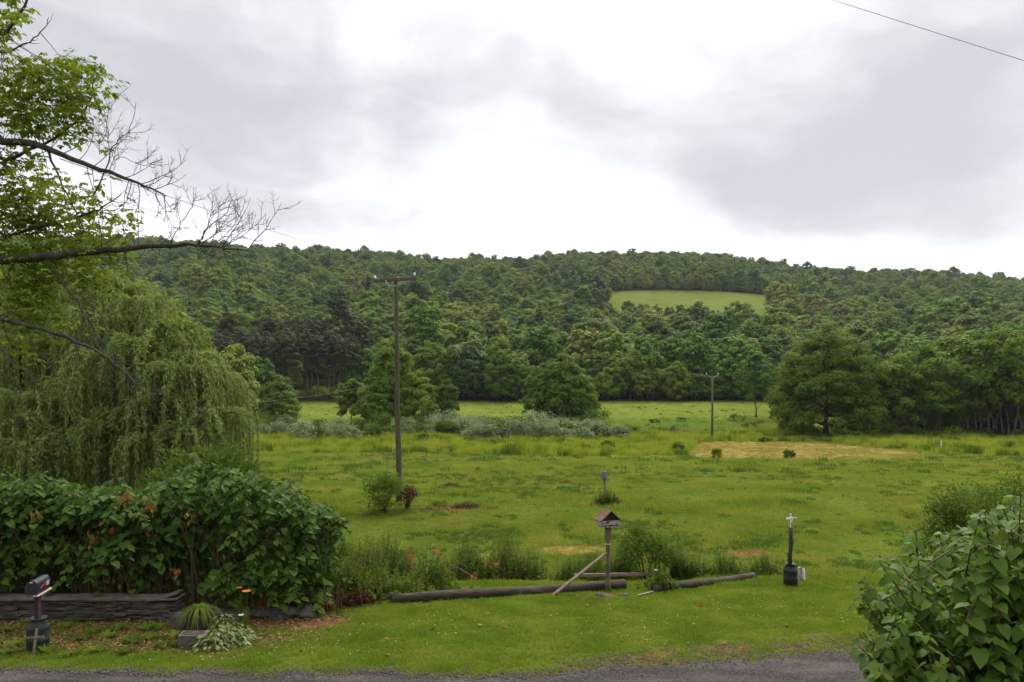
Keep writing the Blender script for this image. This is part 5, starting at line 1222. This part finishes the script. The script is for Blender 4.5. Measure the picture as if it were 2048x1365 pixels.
# ------------------------------------------------------------------ box elder reaching in from the left
def box_elder():
    r = np.random.default_rng(1000); base = G(-230, 16.8); b = np.array(base)
    t = thing('box_elder_tree', 'big tree at the left edge with reaching limbs, part leafy and part bare', 'tree', base)
    wood = MB(); P_, A_, N_, L_ = [], [], [], []
    q = lambda px, py, d: np.array(P(px, py, d)) - b
    wood.tube([(0, 0, -.3), (.05, 0, 1.5), (.1, 0, 3.2), (.35, -.1, 5.4), (.5, -.1, 8), (.8, -.2, 11), (1.0, 0, 14)], [.42, .34, .31, .26, .2, .12, .05], 14)
    skel = []
    def limb(pts, r0, r1, sides=8):
        pts = np.array(pts); n = len(pts); k = 4
        tt = np.linspace(0, n - 1, (n - 1) * k + 1); out = []
        for s in tt:      # Catmull-Rom
            i = min(int(s), n - 2); f = s - i; p0, p1, p2, p3 = pts[max(i - 1, 0)], pts[i], pts[i + 1], pts[min(i + 2, n - 1)]
            out.append(.5 * ((2 * p1) + (-p0 + p2) * f + (2 * p0 - 5 * p1 + 4 * p2 - p3) * f * f + (-p0 + 3 * p1 - 3 * p2 + p3) * f ** 3))
        out = np.array(out); out[1:-1] += r.normal(0, .012, out[1:-1].shape); wood.tube(out, np.linspace(r0, r1, len(out)), sides); return out
    # main limbs in view
    A1 = limb([(.25, -.1, 4.8), q(-90, 268, 15.6), q(5, 282, 15.2), q(80, 293, 15), q(165, 328, 14.8), q(235, 350, 14.7), q(290, 372, 14.6), q(332, 393, 14.6)], .10, .008)
    A2 = limb([(.15, -.1, 3.6), q(-120, 528, 15.8), q(5, 523, 15.4), q(90, 512, 15), q(190, 503, 14.8), q(270, 496, 14.6), q(375, 491, 14.4), q(430, 493, 14.4), q(510, 504, 14.3)], .12, .007)
    A3 = limb([(.15, -.1, 3.4), q(-100, 640, 15), q(5, 640, 14.6), q(110, 668, 14.2), q(190, 700, 14), q(240, 738, 13.9), q(290, 790, 13.8)], .07, .006)
    A4 = limb([(.4, -.1, 6.5), q(-60, 120, 15.4), q(5, 68, 15.2), q(35, 35, 15), q(58, -10, 15)], .05, .02)
    A5 = limb([(.3, 0, 5.6), q(-90, 330, 16.2), q(10, 320, 16), q(60, 300, 15.9), q(115, 272, 15.8), q(160, 235, 15.7), q(185, 180, 15.6), q(190, 125, 15.6)], .05, .006)
    A6 = limb([(.3, 0, 4.2), q(-90, 440, 16), q(10, 470, 15.8), q(90, 450, 15.6), q(170, 430, 15.5), q(205, 415, 15.5), q(243, 388, 15.4)], .05, .008)
    A7 = limb([q(95, 300, 15), q(115, 350, 14.9), q(140, 400, 14.8), q(170, 460, 14.7)], .025, .006)
    A8 = limb([q(90, 515, 15), q(130, 570, 14.8), q(180, 640, 14.5), q(230, 740, 14.3)], .03, .006)
    A9 = limb([q(5, 700, 14.6), q(60, 752, 14.4), q(70, 765, 14.4)], .02, .006)
    AA = limb([q(-60, 60, 15.2), q(5, 105, 15), q(50, 88, 14.9), q(80, 65, 14.8), q(98, 35, 14.8)], .022, .005)
    def twigs(line, n, f0, f1, L, ang=.9, depth=2, up=.35, rad=.008, side=None, leafy=0.0):
        m = len(line)
        for k in range(n):
            f = r.uniform(f0, f1) * (m - 1); i = min(int(f), m - 2); p = line[i] + (line[i + 1] - line[i]) * (f - i); tg = unit(line[i + 1] - line[i])
            perp = unit(np.cross(tg, [0, 1, 0])) * (r.choice([-1, 1]) if side is None else side) + r.normal(0, .3, 3) * [1, 1, 1]
            dv = unit(tg * r.uniform(.5, 1.1) + perp * ang); ll = L * r.uniform(.5, 1.15); pts = [p]; cur = p.copy(); dd = dv.copy(); ns = 6
            for s in range(ns):
                dd = unit(dd + np.array([0, 0, up]) * .22 + r.normal(0, .10, 3)); cur = cur + dd * ll / ns; pts.append(cur.copy())
            pts = np.array(pts); wood.tube(pts, np.linspace(rad, rad * .35, len(pts)), 4, cap=False)
            if depth > 1: twigs(pts, int(r.integers(3, 6)), .25, .95, ll * .42, ang, depth - 1, up, rad * .6, None, leafy)
            if r.uniform() < leafy: leaf_twig(pts[-3:])
    def leaf_twig(pts, n=5):
        for k in range(n):
            f = r.uniform(0, len(pts) - 1.01); i = int(f); p = pts[i] + (pts[i + 1] - pts[i]) * (f - i); compound(p, r.uniform(0, 6.283))
    def compound(p, a, s=1.0):
        """a drooping leaf of five to seven leaflets"""
        pet = np.array([math.cos(a), math.sin(a), r.uniform(-.5, .2)]); e = p + pet * .07
        side = np.array([-math.sin(a), math.cos(a), 0])
        for j, (u, w_, l) in enumerate([(.0, 1, .085), (.0, -1, .085), (.06, 1, .09), (.06, -1, .09), (.11, 0, .11)]):
            q_ = e + pet * u; A = pet * (.55 if w_ else 1) + side * w_ * .8 + np.array([0, 0, -.45]) + r.normal(0, .15, 3)
            P_.append(q_); A_.append(A); N_.append(np.array([0, 0, 1]) + pet * .4 + r.normal(0, .3, 3)); L_.append(l * s * r.uniform(.8, 1.3))
    # bare ends
    twigs(A1, 16, .5, .99, .95, .8, 3, .5, .009); twigs(A2, 26, .45, .99, 1.0, .8, 3, .45, .009); twigs(A6, 4, .8, 1, .5, .7, 1); twigs(A8, 14, .2, 1, .9, .5, 2, -.3, .008); twigs(A3, 18, .2, 1, .9, .5, 2, -.2, .008); twigs(A7, 5, .3, 1, .5, .6, 1, 0); twigs(AA, 4, .4, 1, .35, .6, 1, .4); twigs(A9, 4, .1, 1, .5, .6, 1, 0)
    # the bare upright spray above the first limb
    B1 = limb([q(185, 395, 14.7), q(215, 335, 14.7), q(222, 300, 14.7), q(245, 275, 14.7), q(262, 255, 14.7), q(272, 205, 14.7)], .016, .004, 5); B2 = limb([q(220, 310, 14.7), q(215, 250, 14.7), q(220, 200, 14.6)], .008, .003, 5); B3 = limb([q(200, 310, 14.7), q(198, 270, 14.7), q(200, 240, 14.8)], .007, .003, 5); B4 = limb([q(225, 330, 14.7), q(240, 315, 14.5), q(290, 330, 14.5), q(325, 318, 14.4)], .008, .003, 5)
    for B in (B1, B2, B3, B4): twigs(B, 9, .1, .98, .5, .7, 2, .5, .0055)
    B5 = limb([q(340, 500, 14.5), q(355, 455, 14.5), q(380, 420, 14.4), q(393, 390, 14.4)], .012, .004, 5); B6 = limb([q(395, 492, 14.4), q(415, 455, 14.4), q(450, 430, 14.3), q(466, 398, 14.3)], .012, .004, 5); B7 = limb([q(430, 492, 14.4), q(460, 460, 14.4), q(485, 420, 14.3)], .008, .003, 5)
    for B in (B5, B6, B7): twigs(B, 10, .1, .98, .45, .7, 2, .5, .0055)
    # leafy masses: (px, py, rx, ry, depth, amount)
    blobs = [(15, 20, 28, 34, 15.2, 26), (5, 95, 18, 40, 15.2, 22), (30, 150, 45, 34, 15.6, 50), (95, 150, 50, 30, 15.6, 42), (140, 130, 34, 22, 15.6, 26), (200, 150, 22, 30, 15.5, 14), (35, 215, 55, 40, 15.8, 80), (105, 195, 60, 38, 15.7, 70), (170, 190, 40, 40, 15.6, 30), (60, 255, 70, 28, 15.7, 46), (135, 255, 45, 30, 15.6, 26), (20, 320, 40, 40, 16, 46), (45, 385, 60, 45, 16, 90), (30, 440, 60, 50, 16, 90),
             (110, 430, 60, 40, 15.8, 60), (165, 400, 34, 26, 15.6, 22), (180, 385, 16, 14, 15, 6), (60, 505, 80, 40, 15.8, 95), (150, 470, 60, 40, 15.7, 60), (205, 470, 50, 34, 15.6, 40), (255, 440, 14, 22, 15.4, 8), (130, 540, 80, 40, 15.6, 60), (40, 580, 60, 50, 15.6, 70), (210, 520, 50, 40, 15.6, 26), (30, 660, 50, 50, 15.4, 34), (110, 620, 70, 40, 15.4, 34),
             (-60, 60, 60, 90, 15.6, 60), (-70, 250, 60, 90, 16, 70), (-70, 450, 60, 90, 16, 70), (195, 285, 10, 8, 15, 3), (225, 350, 14, 10, 14.8, 3), (100, 350, 20, 14, 15, 8), (115, 360, 28, 12, 15, 8)]
    allpts = np.concatenate([A1[:18], A2[:24], A3[:14], A4, A5, A6, AA])
    for (px, py, rx, ry, d, n) in blobs:
        for k in range(int(n * .48)):
            u, v = r.normal(0, .55, 2); e = q(px + u * rx, py + v * ry, d + r.normal(0, .45))
            j = np.argmin(np.linalg.norm(allpts - e, axis=1) + r.uniform(0, .3, len(allpts))); s0 = allpts[j]
            L = np.linalg.norm(e - s0)
            if L > 1.6: s0 = e + (s0 - e) / L * 1.6 * r.uniform(.5, 1)
            if k % 3 == 0:
                mid = (s0 + e) / 2 + np.array([0, 0, .1 * L]) + r.normal(0, .05, 3); wood.tube([s0, mid, e], [.009, .006, .003], 4, cap=False)
            for w_ in range(6): compound(e + r.normal(0, .10, 3), r.uniform(0, 6.283), 1.0)
    wood.build('trunk', M_barkd, t)
    lf = MB(); lf.leaves(np.array(P_), np.array(A_), np.array(N_), np.array(L_), 'rhomb', W=1.1); lf.build('crown', M_boxelder, t)
    print('box elder leaves', len(P_))
box_elder()

# ------------------------------------------------------------------ lilac in the near right corner
def lilac():
    r = np.random.default_rng(1100); bx, by = 3.05, 4.3; base = Vector((bx, by, H(bx, by))); b = np.array(base)
    t = thing('lilac_bush', 'large heart leaved bush filling the near lower right corner', 'bush', base)
    sb = MB(); P_, A_, N_, L_ = [], [], [], []
    top_px = [1690, 1720, 1765, 1810, 1860, 1930, 1990, 2048, 2200, 2500]; top_py = [1240, 1165, 1100, 1050, 1080, 1050, 1010, 985, 930, 930]
    def pair(p, tg, a, ls):
        for s in (0, math.pi):
            aa = a + s + r.normal(0, .2); out = np.array([math.cos(aa), math.sin(aa), r.uniform(-1.0, -.05)])
            P_.append(p + out * .02); A_.append(out); N_.append(np.array([0, -.25, .8]) + np.array([math.cos(aa), math.sin(aa), 0]) * .75 + r.normal(0, .2, 3)); L_.append(ls * r.uniform(.75, 1.2))
    def shoot(p0, e, r0, r1, f0, step, ls):
        p0, e = np.array(p0), np.array(e); L = np.linalg.norm(e - p0); bow = r.normal(0, .05, 3) * L; bow[2] = 0
        n = max(5, int(L / .10)); pts = []
        for i in range(n + 1):
            f = i / n; pts.append(p0 + (e - p0) * f + bow * math.sin(f * math.pi) + np.array([0, 0, .10 * L * math.sin(f * math.pi)]) * .6)
        pts = np.array(pts); sb.tube(pts, np.linspace(r0, r1, len(pts)), 6, cap=False)
        a = r.uniform(0, 3.14); s = f0 * L
        while s < L:
            f = s / L * n; i = min(int(f), n - 1); p = pts[i] + (pts[i + 1] - pts[i]) * (f - i); pair(p, None, a, ls * (1 if s < L * .85 else .7)); a += math.pi / 2 + r.normal(0, .2); s += step * r.uniform(.8, 1.2)
        pair(pts[-1], None, a, ls * .6); return pts
    for k in range(120):
        px = r.uniform(1712, 2330); d = r.uniform(3.75, 5.0); tp = np.interp(px, top_px, top_py); 
        py = tp + (0 if k % 3 == 0 else r.uniform(10, 200))
        if px < 1760: d = r.uniform(4.0, 4.5)
        e = np.array(P(px, py, d)) - b
        s0 = np.array([r.normal(0, .16) + e[0] * .25, r.normal(0, .14) + e[1] * .2, 0.0])
        pts = shoot(s0, e, .010, .003, .22, .06, .087)
        for m in range(int(r.integers(2, 5))):
            i = int(r.integers(len(pts) // 3, len(pts) - 2)); o = rdirs(1, r)[0]; o[2] = abs(o[2]) * .8 + .35; ee = pts[i] + unit(o) * r.uniform(.18, .38)
            qx = CX + F * (ee[0] + b[0]) / (ee[1] + b[1]); qy = HY + F * (CAMZ - ee[2] - b[2]) / (ee[1] + b[1])
            if qy < np.interp(qx, top_px, top_py) - 6 or qx < 1700: continue
            shoot(pts[i], ee, .005, .0025, .15, .07, .082)
    # low leafy skirt
    for k in range(60):
        px = r.uniform(1725, 2300); py = r.uniform(1230, 1420); d = r.uniform(3.7, 4.6); e = np.array(P(px, py, d)) - b
        if e[2] < .05: e[2] = .05
        shoot(np.array([e[0] * .5, e[1] * .4, .1]), e, .006, .003, .35, .08, .082)
    sb.build('stems', M_stem, t); lf = MB(); lf.leaves(np.array(P_), np.array(A_), np.array(N_), np.array(L_), 'heart', W=.92); o = lf.build('foliage', M_lilac, t)
    for p in o.data.polygons: p.use_smooth = True
    print('lilac leaves', len(P_))
lilac()
# arching shrub beyond it
shrub('arching_shrub', 'wide dark green small leaved shrub behind the heart leaved bush', 'shrub', G(2025, 17.2), 3.9, 3.5, 17000, .075, M_bush, stems=50, seed=1201, clumps=110, rc=.16, depth=2.6, srad=.016)
shrub('arching_shrub', 'low left arm of the dark shrub reaching over the lawn', 'shrub', G(1915, 17.4), 2.2, 2.95, 6200, .075, M_bush, stems=26, seed=1202, clumps=56, rc=.2, srad=.012, ground=.45)

# ------------------------------------------------------------------ bed plants by the wall
def hosta():
    r = np.random.default_rng(1300)
    for i, (px, py, n, w_, lb) in enumerate([(430, 1292, 170, .42, 'variegated pale green leafy plant right of the round planter'), (470, 1286, 150, .36, 'variegated pale green leafy plant nearest the lawn'), (445, 1262, 120, .34, 'variegated leafy plant behind the other two pale ones'), (432, 1228, 70, .26, 'yellow green leafy plant between planter and boulders')]):
        b = GY(px, py); t = thing('leafy_plant', lb, 'plant', b, group='pale leafy plants in the bed'); n = int(n * 1.6)
        a = r.uniform(0, 6.283, n); q = np.sqrt(r.uniform(0, 1, n)) * w_; p = np.stack([np.cos(a) * q, np.sin(a) * q, .42 * (1 - (q / w_) ** 2 * .75) * r.uniform(.45, 1, n)], -1)
        mb = MB(); mb.leaves(p, np.stack([np.cos(a), np.sin(a), -.35 + r.normal(0, .2, n)], -1), np.array([0, 0, 1]) + r.normal(0, .25, (n, 3)), .12 * r.uniform(.6, 1.2, n), 'narrow', W=2.3); mb.build('leaves', M_hosta, t)
        sb = MB()
        for k in range(20): sb.tube([(0, 0, 0), tuple(p[k] * .6 + [0, 0, .03]), tuple(p[k])], .004, 4, cap=False)
        sb.build('stems', M_weed, t)
hosta()
def flower(px, py, h, mat, lb, head=.06):
    b = GY(px, py); t = thing('flower', lb, 'flower', b); s = MB(); s.tube([(0, 0, 0), (.03, 0, h * .6), (.02, -.02, h)], .006, 5)
    s.build('stem', M_weed, t); r = np.random.default_rng(int(px)); f = MB(); n = 8; a = np.arange(n) * 6.283 / n
    f.leaves(np.tile([.02, -.02, h], (n, 1)), np.stack([np.cos(a), np.sin(a), np.full(n, .6)], -1), np.stack([-np.cos(a) * .6, -np.sin(a) * .6, np.ones(n)], -1), head * 1.6, 'rhomb', W=1.4); f.build('petals', mat, t)
    l = MB(); n = 16; a = r.uniform(0, 6.283, n); l.leaves(np.zeros((n, 3)), np.stack([np.cos(a) * .4, np.sin(a) * .4, np.ones(n)], -1), np.stack([-np.cos(a), -np.sin(a), np.full(n, .3)], -1), h * r.uniform(.4, .8, n), 'blade', W=.5); l.build('leaves', M_weed, t)
flower(492, 1262, .82, M_orange, 'orange daylily flower on a tall stem against the dark thicket', .08)
flower(478, 1250, .80, M_orange, 'smaller faded orange flower just left of the daylily', .055)
flower(481, 1272, .42, M_pink, 'pale pink flower above the variegated plants', .05)
flower(1310, 1182, .55, M_pink, 'pale stemmed flower at the left end of the thinner log', .04)
# low weeds in the leaf litter bed
i = 0
rb_ = np.random.default_rng(1400)
bed = [(30, 1292), (20, 1262), (130, 1258), (165, 1280), (185, 1268), (215, 1275), (95, 1306), (140, 1312), (235, 1262), (265, 1286), (290, 1262), (300, 1280), (330, 1296), (60, 1248), (110, 1240), (345, 1276), (12, 1308), (200, 1304), (250, 1306), (320, 1258), (150, 1244), (366, 1290), (372, 1278)]
for (px, py) in bed:
    b = GY(px, py); n = 46; a = rb_.uniform(0, 6.283, n); mb = MB(); q = rb_.uniform(0, .12, n)
    mb.leaves(np.stack([np.cos(a) * q, np.sin(a) * q, np.zeros(n)], -1), np.stack([np.cos(a) * .9, np.sin(a) * .9, rb_.uniform(.3, 1.2, n)], -1), np.stack([-np.cos(a), -np.sin(a), np.ones(n)], -1), .19 * rb_.uniform(.5, 1.2, n), 'narrow', W=1.3)
    o = mb.build('bed_weed', rb_.choice([M_weed, M_yel, M_lawn])); o.location = b; tag(o, f'low leafy weed in the brown leaf litter, {ord_[i % 20]} {"planted clump" if i < 20 else "clump beside the block planter"}', 'weed', 'low weeds in the leaf litter bed'); i += 1
# dry grasses at the foot of the thicket, right part
for i, (px, py) in enumerate([(560, 1222), (600, 1225), (640, 1222), (675, 1215), (535, 1232), (720, 1210)]):
    weeds(f'dry reddish weeds under the thicket, {ord_[i]} from the boulders', px, py, 1.0, .5, 90, M_red if i % 2 else M_brown, 1500 + i, 'dry weeds under the thicket', leafl=.07)
for i, (px, py) in enumerate([(655, 1205), (690, 1200), (725, 1200), (760, 1196), (710, 1160), (690, 1120)]):
    weeds(f'loose green weeds beside the thicket corner, {ord_[i]} from the thicket', px, py, 1.1, .85, 130, [M_yel, M_weed, M_line][i % 3], 1520 + i, 'loose weeds beside the thicket corner')

# ------------------------------------------------------------------ litter on the ground
def ground_litter():
    def leaves_on(name, n, fy, fx, size, mat, lb, seed, dens=None, tmpl='rhomb', W=1.3, lift=.02):
        r = np.random.default_rng(seed); y = r.uniform(*fy, n); px = r.uniform(*fx, n); x = (px - CX) / F * y
        if dens is not None:
            k = dens(x, y, r); x, y = x[k], y[k]
        n = len(x); p = np.stack([x, y, height(x, y) + lift + r.uniform(0, .02, n)], -1); A = rdirs(n, r) * [1, 1, .25]; mb = MB(); mb.leaves(p, A, np.array([0, 0, 1]) + r.normal(0, .35, (n, 3)), size * r.uniform(.5, 1.3, n), tmpl, W=W)
        tag(mb.build(name, mat), lb, 'leaves', kind='stuff')
    leaves_on('leaf_litter', 9000, (14.9, 18), (-160, 720), .06, M_litter, 'brown leaf litter covering the bed before the stone wall', 1600, lambda x, y, r: r.uniform(0, 1, len(x)) < zones(x, y)['litter'])
    leaves_on('fallen_leaves', 46, (14.3, 20.5), (0, 1700), .12, M_brown, 'scattered orange brown fallen leaves on the lawn', 1601, tmpl='heart', W=1.0, lift=.045)
    leaves_on('road_debris', 900, (11, 14.6), (-100, 2100), .035, M_litter, 'dry scraps and twigs strewn on the road', 1602, lambda x, y, r: r.uniform(0, 1, len(x)) < sstep(.45, .7, fbm(x / 1.2, y / .8, 88, 3)), W=.6, lift=.035)
ground_litter()

# gravel crumbs at the broken road edge, clover heads in the lawn
def small_scatter():
    r = np.random.default_rng(1700); n = 5200
    x = r.uniform(-11, 11, n); o = np.where(x > .8, r.normal(.05, .38, n), r.normal(-.05, .12, n)); y = road_edge(x) + o
    mb = MB(); p = np.stack([x, y, height(x, y) + .022], -1); s_ = r.uniform(.008, .028, n)
    tv = np.array([[1, 0, 0], [0, 1, 0], [-1, 0, 0], [0, -1, 0], [0, 0, .8]], float); v = (p[:, None, :] + tv[None] * s_[:, None, None] * r.uniform(.6, 1.4, (n, 5, 1))).reshape(-1, 3)
    base = np.arange(n) * 5; mb.v.append(v); mb.n = len(v)
    for f in ((0, 1, 4), (1, 2, 4), (2, 3, 4), (3, 0, 4)): mb.f += [tuple(t) for t in (base[:, None] + np.array(f)).tolist()]
    mb.m = [0] * len(mb.f); mb.sm = [False] * len(mb.f)
    tag(mb.build('gravel', solid('gravel_crumbs', [(.03, .026, .024), (.09, .08, .072), (.20, .18, .165)], 30, bump=0)), 'loose dark gravel along the broken edge of the road', 'gravel', kind='stuff')
    n = 1500; y = r.uniform(14.6, 23, n); x = r.uniform(-.72, .72, n) * y; k_ = (fbm(x / 1.6, y / 1.2, 91, 3) > .47) & (zones(x, y)['litter'] < .3); x, y = x[k_], y[k_]; n = len(x)
    mb = MB(); p = np.stack([x, y, height(x, y) + .055], -1)
    for q in range(2): mb.leaves(p, rdirs(n, r) * [1, 1, .3], rdirs(n, r) + [0, -.6, .6], .014, 'quad')
    tag(mb.build('clover_flowers', M_pink2), 'tiny white clover heads dotted over the mown lawn', 'flowers', kind='stuff')
M_pink2 = solid('clover_white', [(.45, .45, .36), (.62, .62, .52)], 5, bump=0)
small_scatter()

# ------------------------------------------------------------------ thin damp air over the valley
def haze():
    m, nt, N, L = nmat('haze'); v = N('ShaderNodeVolumePrincipled'); v.inputs['Color'].default_value = (.86, .92, 1, 1); v.inputs['Density'].default_value = HAZE; v.inputs['Anisotropy'].default_value = .2
    o = N('ShaderNodeOutputMaterial'); L(v.outputs[0], o.inputs['Volume']); mb = MB(); mb.box((0, 900, 100), (5200, 2200, 230)); tag(mb.build('haze', m), 'thin pale haze over the valley', kind='stuff')
HAZE = .00007
haze()
